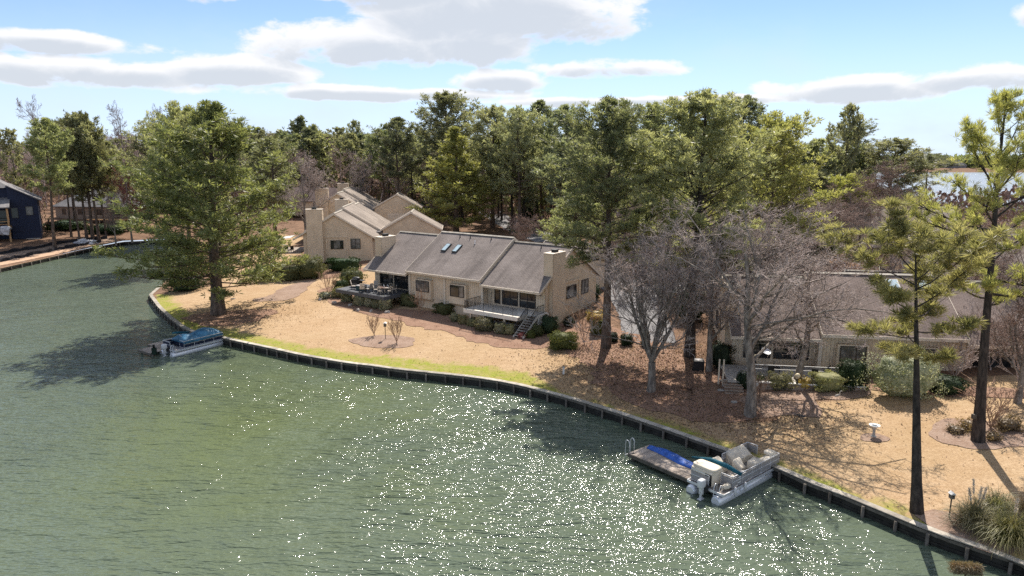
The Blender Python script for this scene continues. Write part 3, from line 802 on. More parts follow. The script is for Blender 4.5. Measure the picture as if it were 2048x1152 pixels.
# left deck, slate coloured
dk2 = MB()
for k in range(22): dk2.box((2.3, -2.9 + .2 * k + .1, -.1), (8.6, .19, .07))
d2 = MB().box((2.3, -2.95, -.3), (8.7, .12, .42)).box((6.62, -1.1, -.3), (.1, 3.6, .42)).box((-2.0, -.9, -.3), (.1, 4.1, .42)).build('deck', M['deck_dark'], h1)
tag(dk2.build('deck_board', M['deck_dark'], d2), kind='stuff')
for a in (-1.2, 2.2, 5.3): MB().box((a, -2.3, -1.3), (.6, .5, 1.6)).build('deck_pier', M['found'], d2)
railing(d2, [(6.55, 1.4, -.07), (6.55, -2.85, -.07), (2.6, -2.85, -.07)], h=.85, sp=.3, thick=.014)

# --- house 2 (gable towards the viewer) and house 3 behind it: local x points at the camera
A2 = -1.50
def org_from_corner(cx, cy, ang, L=26.9):
    return (cx - L * math.cos(ang), cy - L * math.sin(ang))
H2 = org_from_corner(-36.1, 112.0, A2)
h2 = duplex('terraced_house', 'beige gabled house with tall chimney, dark clipped hedge under its recessed window', H2, A2, 4.25, low=-1.6, garages=[(19.0, 5.0, 1, 6.2)], mat='roof_far', chim_h=7.6, group=None)
H3 = org_from_corner(-43.8, 145.0, A2)
h3 = duplex('terraced_house', 'furthest beige gabled house, its chimney rising over the roof in front of it', H3, A2, 5.85, low=-2.0, garages=[(18.9, 4.0, 1, 6.0)], mat='roof_far', chim_h=7.9)
# --- house 4 on the right behind the bare trees
A4 = rad(-8.5)
H4 = (18.9, 56.9); F4 = 2.45
h4 = duplex('lakeside_house', 'beige house on the right seen through bare branches, long brown roof facing the water', H4, A4, F4, low=-1.4, garages=[(19.5, 5.0, 1, 5.2)], chim_h=6.6, chimneys=(1, 1), mat='roof_house4')
W4 = lambda a, b, z=0.: LW(H4, A4, a, b, F4 + z)
for a in (14.6, 17.2):
    zc = 2.75 + slope * 5.6
    s_ = MB().box((a, 5.6, zc + .06), (1.1, 1.2, .16), M3=RX).build('skylight', M['white'], h4)
    MB().box((a, 5.6 - .08 * math.sin(th_), zc + .15), (.9, 1.0, .03), M3=RX).build('pane', M['skyglass'], s_)
# brick-edged terrace of house 4
tr = MB().box((4.5, -1.7, -.45), (10.5, 4.6, .12)); tro = tr.build('terrace', M['conc'], h4)
MB().box((5.3, -4.0, -.75), (8.9, .25, .7)).build('terrace_wall', M['brick'], tro)
MB().box((5.3, -4.0, -.36), (9.0, .3, .07)).build('terrace_coping', M['white'], tro)
MB().bar((1.0, -1.9, .45), (9.5, -1.9, .45), .05).bar((1.0, -1.9, .1), (9.5, -1.9, .1), .04).build('terrace_rail', M['white'], tro)
for k in range(5): MB().box((-.35, -3.6 - .32 * k, -.5 - .16 * k), (1.5, .32, .14)).build('step', M['brick'], h4)
for a in (-1.35, -1.0): MB().box((a, -3.0, -.2), (.12, .12, 2.6)).build('pergola_post', M['siding_shade'], h4)

# two more roofs of the same row glimpsed through the trees further back
for (ox, oy, an, fl, lb) in ((52, 124, -.25, 4.4, 'beige house half hidden behind the bare trees, its chimney rising over the branches'),
                             (49, 84, -.30, 3.2, 'low beige house behind the right hand house, only a pale roof slope showing'),
                             ):
    duplex('hidden_house', lb, (ox, oy), an, fl, low=-2, mat='roof_far', detail=False, chimneys=(1, 0))

def hip_house(name, label, c, rz, L, Wd, wall_h, roof_h, wmat, rmat, over=.6, base=-1.0, ridge=.45, wins=(), group=None):
    root = empty(name, c, rz, label, 'house', group)
    w = MB().box((0, 0, (wall_h + base) / 2), (L, Wd, wall_h - base)); w.build('wall', M[wmat], root)
    a, b, r = L / 2 + over, Wd / 2 + over, L / 2 * ridge
    m = MB().add([(-a, -b, wall_h), (a, -b, wall_h), (a, b, wall_h), (-a, b, wall_h), (-r, 0, wall_h + roof_h), (r, 0, wall_h + roof_h),
                  (-a, -b, wall_h - .15), (a, -b, wall_h - .15), (a, b, wall_h - .15), (-a, b, wall_h - .15)],
                 [(0, 1, 5, 4), (1, 2, 5), (2, 3, 4, 5), (3, 0, 4), (0, 6, 7, 1), (1, 7, 8, 2), (2, 8, 9, 3), (3, 9, 6, 0), (9, 8, 7, 6)])
    m.build('roof', M[rmat], root)
    for (s, z0, ww, hh, face) in wins:
        if face == 'f': window(root, (s, -Wd / 2 - .0, z0), (1, 0, 0), (0, -1, 0), ww, hh, panes=2 if ww > 1.2 else 1, glass='glass')
        else: window(root, (L / 2, s, z0), (0, 1, 0), (1, 0, 0), ww, hh, panes=1, glass='glass_blind')
    return root
# brick ranch house beyond the cove
br = hip_house('brick_house', 'brick ranch house with hipped grey roof behind the trunks across the cove', (-108, 184, 4.0), rad(-8), 22, 12, 3.1, 4.6, 'brick', 'roof_grey', base=-2,
               wins=[(-9, 1.0, 1.0, 1.4, 'f'), (-4.5, 1.0, 1.3, 1.4, 'f'), (1, .9, 1.8, 1.5, 'f'), (5, .2, 2.4, 2.1, 'f')])
MB().box((-6.0, -3.2, 6.0), (1.2, 1.0, .15), M3=Matrix.Rotation(.6, 3, 'X')).build('skylight', M['skyglass'], br)
MB().box((3.5, -1.5, 6.5), (1.4, 1.4, 3.2)).build('chimney', M['brick'], br)
dkb = MB().box((5.5, -7.6, .0), (10, 3.4, .2)).build('deck', M['timber'], br)
MB().bar((.5, -9.3, 1.0), (10.5, -9.3, 1.0), .1).build('deck_rail', M['wood'], dkb)
for a in (1, 4, 7, 10): MB().box((a, -9.1, -1.3), (.2, .2, 2.6)).build('deck_post', M['wood'], dkb)
# navy house under construction at the left edge
nx, ny = ray(85, 481, 1.6)
nv = empty('navy_house', (nx, ny, 1.9), rad(33), 'navy blue three storey house under construction at the left edge', 'house')
MB().box((-2.6, 6, 4.2), (5.2, 12, 9.2)).build('wall', M['navy'], nv)
sv = MB()
for k in range(17): sv.box((-5.2 + .3 * k + .2, -.02, 4.2), (.27, .05, 9.2))
tag(sv.build('vertical_board_siding', M['navy'], nv), kind='stuff')
def slab_roof(mb, q, th=.2): mb.prism(q, (0, 0, -th)); return mb
slab_roof(MB(), [(-5.2, -.7, 12.0), (.7, -.7, 8.6), (.7, 12.6, 8.6), (-5.2, 12.6, 12.0)]).build('roof', M['roof_grey'], nv)
MB().prism([(-5.2, 0, 8.8), (0, 0, 8.8), (-5.2, 0, 11.75)], (0, 12, 0)).build('gable', M['navy'], nv)
MB().box((-11.2, 6.5, 5.2), (11.9, 11, 12.4)).build('tower_wall', M['navy'], nv)
MB().add([(-17.8, .2, 11.4), (-4.4, .2, 11.4), (-4.4, 12.8, 11.4), (-17.8, 12.8, 11.4), (-11.2, 6.5, 15.8)], [(0, 1, 4), (1, 2, 4), (2, 3, 4), (3, 0, 4), (3, 2, 1, 0)]).build('tower_roof', M['roof_grey'], nv)
slab_roof(MB(), [(-18, -4.2, 7.5), (-4.9, -4.2, 7.5), (-4.9, 1.0, 9.3), (-18, 1.0, 9.3)]).build('porch_roof', M['roof_grey'], nv)
MB().box((-11.4, -1.6, 3.1), (12.6, 4.8, .3)).build('porch_floor', M['timber'], nv)
for a in (-17.0, -13.5, -10.2, -7.8, -5.4): MB().box((a, -3.8, 3.2), (.32, .32, 8.4)).build('porch_post', M['timber'], nv)
for z in (3.9, 4.5): MB().bar((-17.5, -3.9, z), (-5.4, -3.9, z), .1, .12).build('porch_rail', M['timber'], nv)
window(nv, (-2.3, -.06, 5.4), (1, 0, 0), (0, -1, 0), 1.3, 1.9, panes=1, glass='glass_blind')
window(nv, (-4.9, -.06, 4.9), (1, 0, 0), (0, -1, 0), 1.2, 2.2, panes=1, glass='glass')
window(nv, (-9.6, .98, 3.7), (1, 0, 0), (0, -1, 0), 3.8, 2.9, panes=2, glass='glass')
window(nv, (-15.6, .98, 3.7), (1, 0, 0), (0, -1, 0), 3.8, 2.9, panes=2, glass='glass')
MB().soft((-6.6, -4.0, 2.6), (2.6, .5, 1.5), .6, noise=.5, seed=4).build('wrap_sheet', M['plastic_wrap'], nv)
MB().box((-1.6, -.1, .0), (2.6, .12, .7)).build('foundation', M['conc'], nv)
# brown roofed house and green shed far behind the terraced houses
hip_house('brown_roof_house', 'far house with a wide purple brown roof behind the furthest gable', (-56, 190, 5.5), rad(-4), 20, 11, 2.6, 3.4, 'siding', 'roof_brown', ridge=.75, wins=[(-6, 1, 1.2, 1.2, 'f'), (3, 1, 1.2, 1.2, 'f')])
hip_house('garden_shed', 'dark green shed with a rusty tan roof under the dark pines', (-36.5, 168, 5.5), rad(-4), 5.5, 4, 3.3, 1.4, 'greenshed', 'sand', ridge=.6, over=.3)
tag(hip_house('far_house', 'tiny grey house on the far shore of the wide lake', (xat(1912, 900), 910, 1), 0, 30, 16, 7, 8, 'roof_grey', 'roof_grey', ridge=.5, wins=[(-8, 2, 3, 3, 'f'), (3, 2, 3, 3, 'f')]))

# ------------------------------------------------------------------ bulkhead along the shore
def bulkhead(pts, name, label, z_top=.8, sp=1.75, post=True, group=None, capmat='cap', face=.32):
    """timber sea wall; parts: boards, cap planks, posts"""
    root = empty(name, (pts[0][0], pts[0][1], 0), 0, label, 'sea wall', group)
    o = Vector((pts[0][0], pts[0][1], 0))
    P = [Vector((x, y, 0)) - o for x, y in pts]
    bd = MB(); n = len(P)
    # offset towards the water (right of travel is water for this order)
    off = []
    for i in range(n):
        d = (P[min(i + 1, n - 1)] - P[max(i - 1, 0)]).normalized(); off.append(Vector((d.y, -d.x, 0)))
    def strip(mb, a0, a1, z0, z1):
        v = []
        for p, q in zip(P, off):
            v += [p + q * a0 + Vector((0, 0, z0)), p + q * a1 + Vector((0, 0, z0)), p + q * a1 + Vector((0, 0, z1)), p + q * a0 + Vector((0, 0, z1))]
        f = []
        for i in range(n - 1):
            for k in range(4): f.append((4 * i + k, 4 * i + (k + 1) % 4, 4 * i + 4 + (k + 1) % 4, 4 * i + 4 + k))
        f += [(0, 1, 2, 3)[::-1], tuple(4 * (n - 1) + k for k in range(4))]
        mb.add(v, f)
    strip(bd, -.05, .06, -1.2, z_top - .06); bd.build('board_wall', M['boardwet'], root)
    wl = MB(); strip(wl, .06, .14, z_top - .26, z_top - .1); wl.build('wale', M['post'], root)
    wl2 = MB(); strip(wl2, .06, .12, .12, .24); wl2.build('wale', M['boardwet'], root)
    # cap planks, cut into lengths
    L = [0]
    for i in range(n - 1): L.append(L[-1] + (P[i + 1] - P[i]).length)
    def at(s):
        s = min(max(s, 0), L[-1] - 1e-4); i = max(j for j in range(n - 1) if L[j] <= s)
        t = (s - L[i]) / (L[i + 1] - L[i]); d = (P[i + 1] - P[i]).normalized(); return P[i].lerp(P[i + 1], t), d, Vector((d.y, -d.x, 0))
    s = 0; rg = random.Random(3); pm = {}
    while s < L[-1]:
        e = min(s + 3.6, L[-1]); a, d1, q1 = at(s); b, d2, q2 = at(e); m_, _, qm = at((s + e) / 2)
        j = rg.uniform(-.015, .015)
        mb = MB(); v = []
        for p, q in ((a + d1 * .012, q1), (m_, qm), (b - d2 * .012, q2)):
            for aa, zz in ((-.30, 0), (.16, 0), (.16, .055), (-.30, .055)): v.append(p + q * aa + Vector((0, 0, z_top - .055 + zz + j)))
        f = [(4 * i + k, 4 * i + (k + 1) % 4, 4 * i + 4 + (k + 1) % 4, 4 * i + 4 + k) for i in range(2) for k in range(4)] + [(3, 2, 1, 0), (8, 9, 10, 11)]
        mb.add(v, f).build('cap_plank', M[capmat], root); s = e
    if post:
        me = MB().tube([(0, 0, -1.4), (0, 0, z_top - .12)], [.10, .09], 8).mesh('post', M['post'])
        s = 1.0
        while s < L[-1]:
            p, d, q = at(s); inst('post', me, root, p + q * .24 + Vector((0, 0, rg.uniform(-.06, .02))), (0, 0, rg.uniform(0, 3))); s += sp * rg.uniform(.86, 1.14)
    return root
bulkhead([(x, y) for x, y in [(-53.2, 101.5)] + SH + near_end[:2]], 'bulkhead', 'long timber bulkhead with a pale cap along the tan lawn')
bulkhead([(-90.5, 60), (-89.6, 117), (-89.8, 144), (-88.8, 155), (-80, 159), (-71, 154)], 'bulkhead', 'short timber bulkhead below the building site across the cove', z_top=.75, sp=2.6, capmat='sand')
# ------------------------------------------------------------------ trees
def seg_mesh_arrays(P0, P1, R0, R1, n=4):
    P0 = np.asarray(P0, float); P1 = np.asarray(P1, float); k = len(P0)
    d = P1 - P0; d /= np.linalg.norm(d, axis=1, keepdims=True) + 1e-9
    up = np.where(np.abs(d[:, 2:3]) < .9, np.array([[0, 0, 1.]]), np.array([[1., 0, 0]]))
    a = np.cross(d, up); a /= np.linalg.norm(a, axis=1, keepdims=True); b = np.cross(d, a)
    t = 2 * PI * np.arange(n) / n
    ring = a[:, None] * np.cos(t)[None, :, None] + b[:, None] * np.sin(t)[None, :, None]
    V = np.concatenate([P0[:, None] + ring * np.asarray(R0)[:, None, None], P1[:, None] + ring * np.asarray(R1)[:, None, None]], 1)
    base = (np.arange(k) * 2 * n)[:, None]
    F = np.concatenate([np.stack([base[:, 0] + j, base[:, 0] + (j + 1) % n, base[:, 0] + n + (j + 1) % n, base[:, 0] + n + j], 1)[:, None] for j in range(n)], 1).reshape(-1, 4)
    return V.reshape(-1, 3), F
def unit(v): return v / (np.linalg.norm(v, axis=-1, keepdims=True) + 1e-9)
def blades(rg, C, D, per, length, width, spread):
    """needle blades: one narrow triangle each, fanned round every tuft centre C with axis D"""
    k = len(C)
    dirs = unit(D[:, None] + rg.normal(0, spread, (k, per, 3)))
    L = length * rg.uniform(.7, 1.2, (k, per, 1))
    s = unit(np.cross(dirs, rg.normal(0, 1, (k, per, 3)))) * width * .5 * rg.uniform(.7, 1.2, (k, per, 1))
    C3 = C[:, None] + dirs * L * .05
    mid = C3 + dirs * L * .55
    V = np.stack([C3, mid + s, C3 + dirs * L, mid - s], 2).reshape(-1, 3)
    F = np.arange(len(V)).reshape(-1, 4)
    return V, F
def polyline_branch(rg, p0, az, el, L, nseg, upcurve, wig=.12):
    pts = [np.array(p0, float)]; a, e = az, el
    for i in range(nseg):
        a += rg.normal(0, wig); e += upcurve / nseg + rg.normal(0, wig * .5)
        pts.append(pts[-1] + L / nseg * np.array([math.cos(e) * math.cos(a), math.cos(e) * math.sin(a), math.sin(e)]))
    return np.array(pts)
def pine(seed, H=25., cb=.35, R=6., prof='loblolly', nb=60, sub=5, per=9, blen=.42, bw=.07, tr=.35, lean=.3, bk=1., tuft_every=1, droop=0., spread=.55, seg=4, forks=0, wn=5):
    """returns (wood arrays, needle arrays) of one pine"""
    rg = np.random.default_rng(seed)
    k = 9; hz = np.linspace(0, 1, k); wob = np.cumsum(rg.normal(0, lean * .25, (k, 2)), 0); wob[0] = 0
    tp = np.column_stack([wob * hz[:, None], hz * H * .97])
    trr = tr * (1 - hz * .9) + tr * .25 * np.exp(-hz * 30)
    S0, S1, Q0, Q1 = [tp[:-1]], [tp[1:]], [trr[:-1]], [trr[1:]]
    at = lambda t: np.array([np.interp(t, hz, tp[:, i]) for i in range(3)])
    TC, TD = [], []
    for i in range(nb):
        u = (i + rg.uniform(0, 1)) / nb; t = cb + (1 - cb) * u * .99
        if prof == 'loblolly': pf = (math.sin(PI * min(1, (u * .86 + .14))) ** .6) * (1.0 if u < .6 else 1 - (u - .6) * .8)
        elif prof == 'wide': pf = (.82 + .3 * math.sin(PI * u * 1.2)) * (1 - u) ** .40
        elif prof == 'cone': pf = (1 - u) ** .75 * (.55 + .45 * min(1, u * 5 + .2)) + .05
        elif prof == 'round': pf = math.sqrt(max(.03, 1 - (u * 1.85 - .8) ** 2)) if u < .97 else .2
        elif prof == 'flat': pf = .35 + .65 * min(1, u * 1.6) if u < .85 else .7
        L = R * pf * rg.uniform(.6, 1.16); az = i * 2.4 + rg.uniform(-.9, .9)
        el = -.12 - droop + u * 1.05 + rg.uniform(-.25, .25)
        b = polyline_branch(rg, at(t), az, el, L, seg, .45, .16)
        r0 = max(.02, bk * tr * .26 * (1 - u * .7) * min(1, L / 4)); rr = np.linspace(r0, r0 * .25, seg + 1)
        S0.append(b[:-1]); S1.append(b[1:]); Q0.append(rr[:-1]); Q1.append(rr[1:])
        nsb = max(2, int(L / R * sub * 2.2))
        for j in range(nsb):
            w = .28 + .72 * (j + rg.uniform(0, 1)) / nsb
            x = w * seg; ii = min(int(x), seg - 1); p = b[ii] + (b[ii + 1] - b[ii]) * (x - ii); dv = b[ii + 1] - b[ii]
            a0 = math.atan2(dv[1], dv[0]) + rg.choice([-1, 1]) * rg.uniform(.3, 1.15); sl = min(2.2, L * .33) * rg.uniform(.5, 1.1) * (1.25 - w * .5)
            q = polyline_branch(rg, p, a0, rg.uniform(-.1, .55), sl, 2, .5, .2)
            S0.append(q[:-1]); S1.append(q[1:]); Q0.append(np.array([r0 * .35, r0 * .22])); Q1.append(np.array([r0 * .22, .012]))
            for wv in np.linspace(.35, 1., wn):
                c = q[0] * (1 - wv) + q[-1] * wv + rg.normal(0, .2 * sl, 3) * np.array([1, 1, .6]); TC.append(c); TD.append(unit(np.array([dv[0], dv[1], 0]) * .25 / (np.linalg.norm(dv) + .01) + np.array([0, 0, .75]) + rg.normal(0, .45, 3)))
        TC.append(b[-1]); TD.append(unit(b[-1] - b[-2]))
    TC = np.array(TC); TD = np.array(TD)
    wv, wf = seg_mesh_arrays(np.concatenate(S0), np.concatenate(S1), np.concatenate(Q0), np.concatenate(Q1), 5)
    # the bole gets more sides
    bv, bf = seg_mesh_arrays(tp[:-1], tp[1:], trr[:-1], trr[1:], 10)
    wv = np.concatenate([bv, wv[(k - 1) * 10:]]); wf = np.concatenate([bf, wf[(k - 1) * 5:] - (k - 1) * 10 + len(bv)])
    nv, nf = blades(rg, TC, TD, per, blen, bw, spread)
    return (wv, wf), (nv, nf)
def bare(seed, H=14., R=6., levels=(9, 8, 7, 6), tr=.3, fork=.25, stems=1, up=.9, tw=.012, spreadk=.6, curve=.12, limb=.62, gnarl=.2):
    """a leafless tree grown level by level; wood and fine twigs come back apart"""
    rg = np.random.default_rng(seed)
    def grow(P, A, L, nseg, r0, r1, wig, lift):
        k = len(P); pts = [P]; D = A
        for i in range(nseg):
            D = unit(D + rg.normal(0, wig, (k, 3)) + np.array([0, 0, lift / nseg])); pts.append(pts[-1] + D * (L / nseg)[:, None])
        pts = np.array(pts); rr = [r0 + (r1 - r0) * i / nseg for i in range(nseg + 1)]
        return pts, rr
    wood, twig = [], []
    base = np.zeros((stems, 3)); ang = np.arange(stems) * 2 * PI / stems + .5
    th = fork * H
    if stems > 1:
        t0 = np.array([[0, 0, 0], [.05, .02, th * .35], [0, .05, th * .7]], float); wood.append((t0[:-1], t0[1:], np.array([tr * 1.35, tr]), np.array([tr, tr * .95])))
        P = np.repeat(t0[-1][None], stems, 0); A = unit(np.column_stack([np.cos(ang) * .38, np.sin(ang) * .38, np.ones(stems)])); L = np.full(stems, H * .55) * rg.uniform(.85, 1.1, stems); r0 = np.full(stems, tr * .55)
    else:
        P = base; A = np.array([[0, 0, 1.]]); L = np.array([H * limb]); r0 = np.array([tr])
    pts, rr = grow(P, A, L, 6, r0, r0 * .35, curve * .5, .3)
    for i in range(6): wood.append((pts[i], pts[i + 1], rr[i] * (1.25 if i == 0 and stems == 1 else 1), rr[i + 1]))
    start = .12 if stems > 1 else fork / limb
    for lv, nchild in enumerate(levels):
        ns = pts.shape[0] - 1; k = pts.shape[1]
        w = (start + (1 - start) * (np.arange(nchild)[:, None] + rg.uniform(0, 1, (nchild, k))) / nchild).clip(0, .999)
        x = w * ns; ii = x.astype(int); fr = x - ii; kk = np.broadcast_to(np.arange(k), ii.shape)
        p0 = pts[ii, kk]; p1 = pts[ii + 1, kk]; Pn = (p0 + (p1 - p0) * fr[..., None]).reshape(-1, 3); Dp = unit(p1 - p0).reshape(-1, 3)
        rnd = unit(np.cross(Dp, rg.normal(0, 1, Dp.shape)))
        A = unit(Dp * up + rnd * (spreadk + .45 + rg.uniform(-.15, .35, (len(Dp), 1))) + np.array([0, 0, .12]))
        Lp = np.broadcast_to(L, ii.shape).reshape(-1); wf = w.reshape(-1)
        Ln = Lp * (.72 if lv == 0 else .5) * (1.15 - .55 * wf) * rg.uniform(.7, 1.2, len(Lp))
        if lv == 0: Ln = np.minimum(Ln, R * rg.uniform(.8, 1.1, len(Ln)))
        rp = np.broadcast_to(rr[0], (nchild, k)).reshape(-1) * (1 - .65 * wf)
        r0 = np.maximum(rp * (.5 if lv == 0 else .42), tw); nseg = (5, 4, 3, 2, 2)[lv]
        L = Ln; pts, rr = grow(Pn, A, Ln, nseg, r0, np.maximum(r0 * .35, tw * .6), gnarl * (1 + .3 * lv), .25)
        dst = wood if lv < 2 else twig
        for i in range(nseg): dst.append((pts[i], pts[i + 1], rr[i], rr[i + 1]))
        start = .15
    cat = lambda a: [np.concatenate([q[i] for q in a]) for i in range(4)]
    return seg_mesh_arrays(*cat(wood), 6), (seg_mesh_arrays(*cat(twig), 3) if twig else None)
def fit(arr, H):
    return arr
PROTO = {}
def make_proto(key, fn, wood_mat, crown_mat, **kw):
    w, c = fn(**kw)
    hs = max(w[0][:, 2].max(), c[0][:, 2].max()); rr = np.percentile(np.hypot(c[0][:, 0], c[0][:, 1]), 97)
    PROTO[key] = (np_mesh(key + '_trunk', *w, M[wood_mat], smooth=True), np_mesh(key + '_crown', *c, M[crown_mat]), hs, rr)
def make_far(key, fn, mats, **kw):
    w, c = fn(**kw); n = len(w[0])
    V = np.concatenate([w[0], c[0]]); F = np.concatenate([w[1], c[1] + n]); fm = np.concatenate([np.zeros(len(w[1])), np.ones(len(c[1]))])
    PROTO[key] = (np_mesh(key, V, F, [M[mats[0]], M[mats[1]]], fm), None, V[:, 2].max(), np.percentile(np.hypot(c[0][:, 0], c[0][:, 1]), 97), V, F, fm)
def tree(key, x, y, H, R, label=None, name='pine_tree', rz=None, tilt=0., group=None, z=None, cat='tree', crown_mat=None, wood_mat=None):
    p = PROTO[key]; z = gz(x, y) if z is None else z; s = R / p[3]; sz = H / p[2]
    rz = (x * 7.3 + y * 3.1) % 6.28 if rz is None else rz
    if p[1] is None:
        o = inst(name, p[0], None, (x, y, z - .1), (0, 0, rz), (s, s, sz)); return tag(o, label, cat, group)
    root = empty(name, (x, y, z - .1), rz, label, cat, group); root.scale = (s, s, sz); root.rotation_euler = (0, tilt, rz)
    t = inst('trunk', p[0], root); c = inst('crown', p[1], root)
    for o, mm in ((c, crown_mat), (t, wood_mat)):
        if mm: o.material_slots[0].link = 'OBJECT'; o.material_slots[0].material = M[mm]
    return root
def ptree(key, px, py, top, cw, label, name='pine_tree', **kw):
    """tree whose foot shows at (px,py), whose top shows at height top and whose crown is cw wide in the photo"""
    g = G(px, py); d = math.hypot(g.x, g.y, CAM_H - 10)
    return tree(key, g.x, g.y, ztop(top, g.y) - g.z + .1, cw / 2 / FPX * (g.y * math.cos(PITCH) + 2), label, name, **kw)
def ytree(key, px, Y, top, cw, label, name='pine_tree', **kw):
    x = xat(px, Y); z = gz(x, Y)
    return tree(key, x, Y, ztop(top, Y) - z + .1, cw / 2 / FPX * (Y * math.cos(PITCH) + 2), label, name, **kw)

# unique trees close to the water
make_proto('big_pine', pine, 'bark', 'needle_big', seed=11, H=25, cb=.13, R=8.2, prof='wide', nb=125, sub=7, per=9, blen=.55, bw=.10, tr=.52, lean=.5, wn=5, spread=.7, bk=.75)
make_proto('slim_pine', pine, 'bark_dark', 'needle_near', seed=23, H=17.5, cb=.60, R=4.0, prof='flat', nb=21, sub=6, per=46, blen=.50, bw=.036, tr=.27, lean=.07, wn=3, spread=.6, seg=5, bk=1.2)
make_proto('open_pine', pine, 'bark_dark', 'needle_near', seed=31, H=23, cb=.42, R=5.0, prof='loblolly', nb=38, sub=5, per=36, blen=.48, bw=.035, tr=.42, lean=.3, wn=3, spread=.6, seg=5, bk=1.1)
make_proto('great_pine', pine, 'bark', 'needle', seed=37, H=24, cb=.36, R=5.2, prof='loblolly', nb=95, sub=6, per=11, blen=.42, bw=.07, tr=.36, lean=.3, wn=5, spread=.7, bk=.9)
# the tall pines behind the houses
make_proto('tall_pine', pine, 'bark', 'needle', seed=41, H=27, cb=.30, R=7, prof='loblolly', nb=85, sub=5, per=8, blen=.68, bw=.14, spread=.7, tr=.42, lean=.6, wn=4)
make_proto('broad_pine', pine, 'bark', 'needle', seed=43, H=26, cb=.22, R=8, prof='round', nb=95, sub=5, per=8, blen=.68, bw=.14, spread=.7, tr=.42, lean=.7, wn=4)
make_proto('thin_pine', pine, 'bark', 'needle_dark', seed=47, H=25, cb=.45, R=4.5, prof='loblolly', nb=60, sub=4, per=8, blen=.66, bw=.14, spread=.7, tr=.3, lean=.8, wn=4)
make_proto('cone_pine', pine, 'bark', 'needle', seed=53, H=22, cb=.12, R=6, prof='cone', nb=95, sub=5, per=8, blen=.62, bw=.13, spread=.7, tr=.36, lean=.5, wn=4)
make_proto('umbrella_pine', pine, 'bark_dark', 'needle_dark', seed=59, H=24, cb=.70, R=5, prof='flat', nb=26, sub=4, per=8, blen=.7, bw=.12, tr=.28, lean=.6, wn=4)
make_proto('forked_bare', bare, 'bark_grey', 'twig', seed=61, H=13, R=5.5, levels=(8, 8, 6, 4), tr=.24, fork=.28, stems=6, spreadk=.2, up=1.3, tw=.012)
make_proto('oak_bare', bare, 'bark_grey', 'twig', seed=67, H=16, R=8.5, levels=(16, 9, 7, 6), tr=.27, fork=.2, limb=.7, spreadk=.5, tw=.012, gnarl=.28)
make_proto('round_bare', bare, 'bark_grey', 'twig', seed=71, H=12, R=5.5, levels=(14, 9, 7, 5), tr=.22, fork=.2, limb=.75, spreadk=.45, tw=.016)
make_proto('tall_bare', bare, 'bark_grey', 'twig', seed=73, H=18, R=4.5, levels=(14, 7, 6, 3), tr=.22, fork=.28, limb=.85, spreadk=.35, tw=.02)
# cheap ones for the wood
for i, (pf, cb, R, mt) in enumerate((('loblolly', .22, 5.5, 'needle'), ('round', .28, 5, 'needle_dark'), ('round', .2, 5.4, 'needle'), ('loblolly', .32, 4.5, 'needle_dark'))):
    make_far('wood_pine_%d' % i, pine, ('bark_dark', mt), seed=80 + i, H=23, cb=cb, R=R, prof=pf, nb=52, sub=3, per=5, blen=1.0, bw=.32, tr=.3, lean=.6, wn=3, seg=3)
for i, (mt, R) in enumerate((('twig_brown', 4.5), ('twig', 5.), ('twig_brown', 3.6))):
    make_far('wood_bare_%d' % i, bare, ('twig', mt), seed=90 + i, H=18, R=R, levels=(13, 8, 6), tr=.2, fork=.3, limb=.82, spreadk=.4, tw=.035)

ptree('big_pine', 437, 628, 197, 355, 'big dense pine standing alone on the lawn by the blue covered boat', rz=.6)
ptree('slim_pine', 1834, 1024, 376, 285, 'slender pine with a bare black trunk close to the bulkhead, bright needles at its top', rz=0., tilt=-.12)
ptree('open_pine', 1956, 882, 168, 260, 'tall open crowned pine at the right edge, its foot in a leaf mulch bed', rz=0., tilt=-.07)
ptree('forked_bare', 1302, 783, 452, 300, 'leafless tree with many forking grey stems near the bulkhead', 'bare_tree', rz=.3)
ptree('oak_bare', 1500, 832, 392, 500, 'large leafless oak with a thick dark trunk in front of the right hand house', 'bare_tree', rz=1.3)
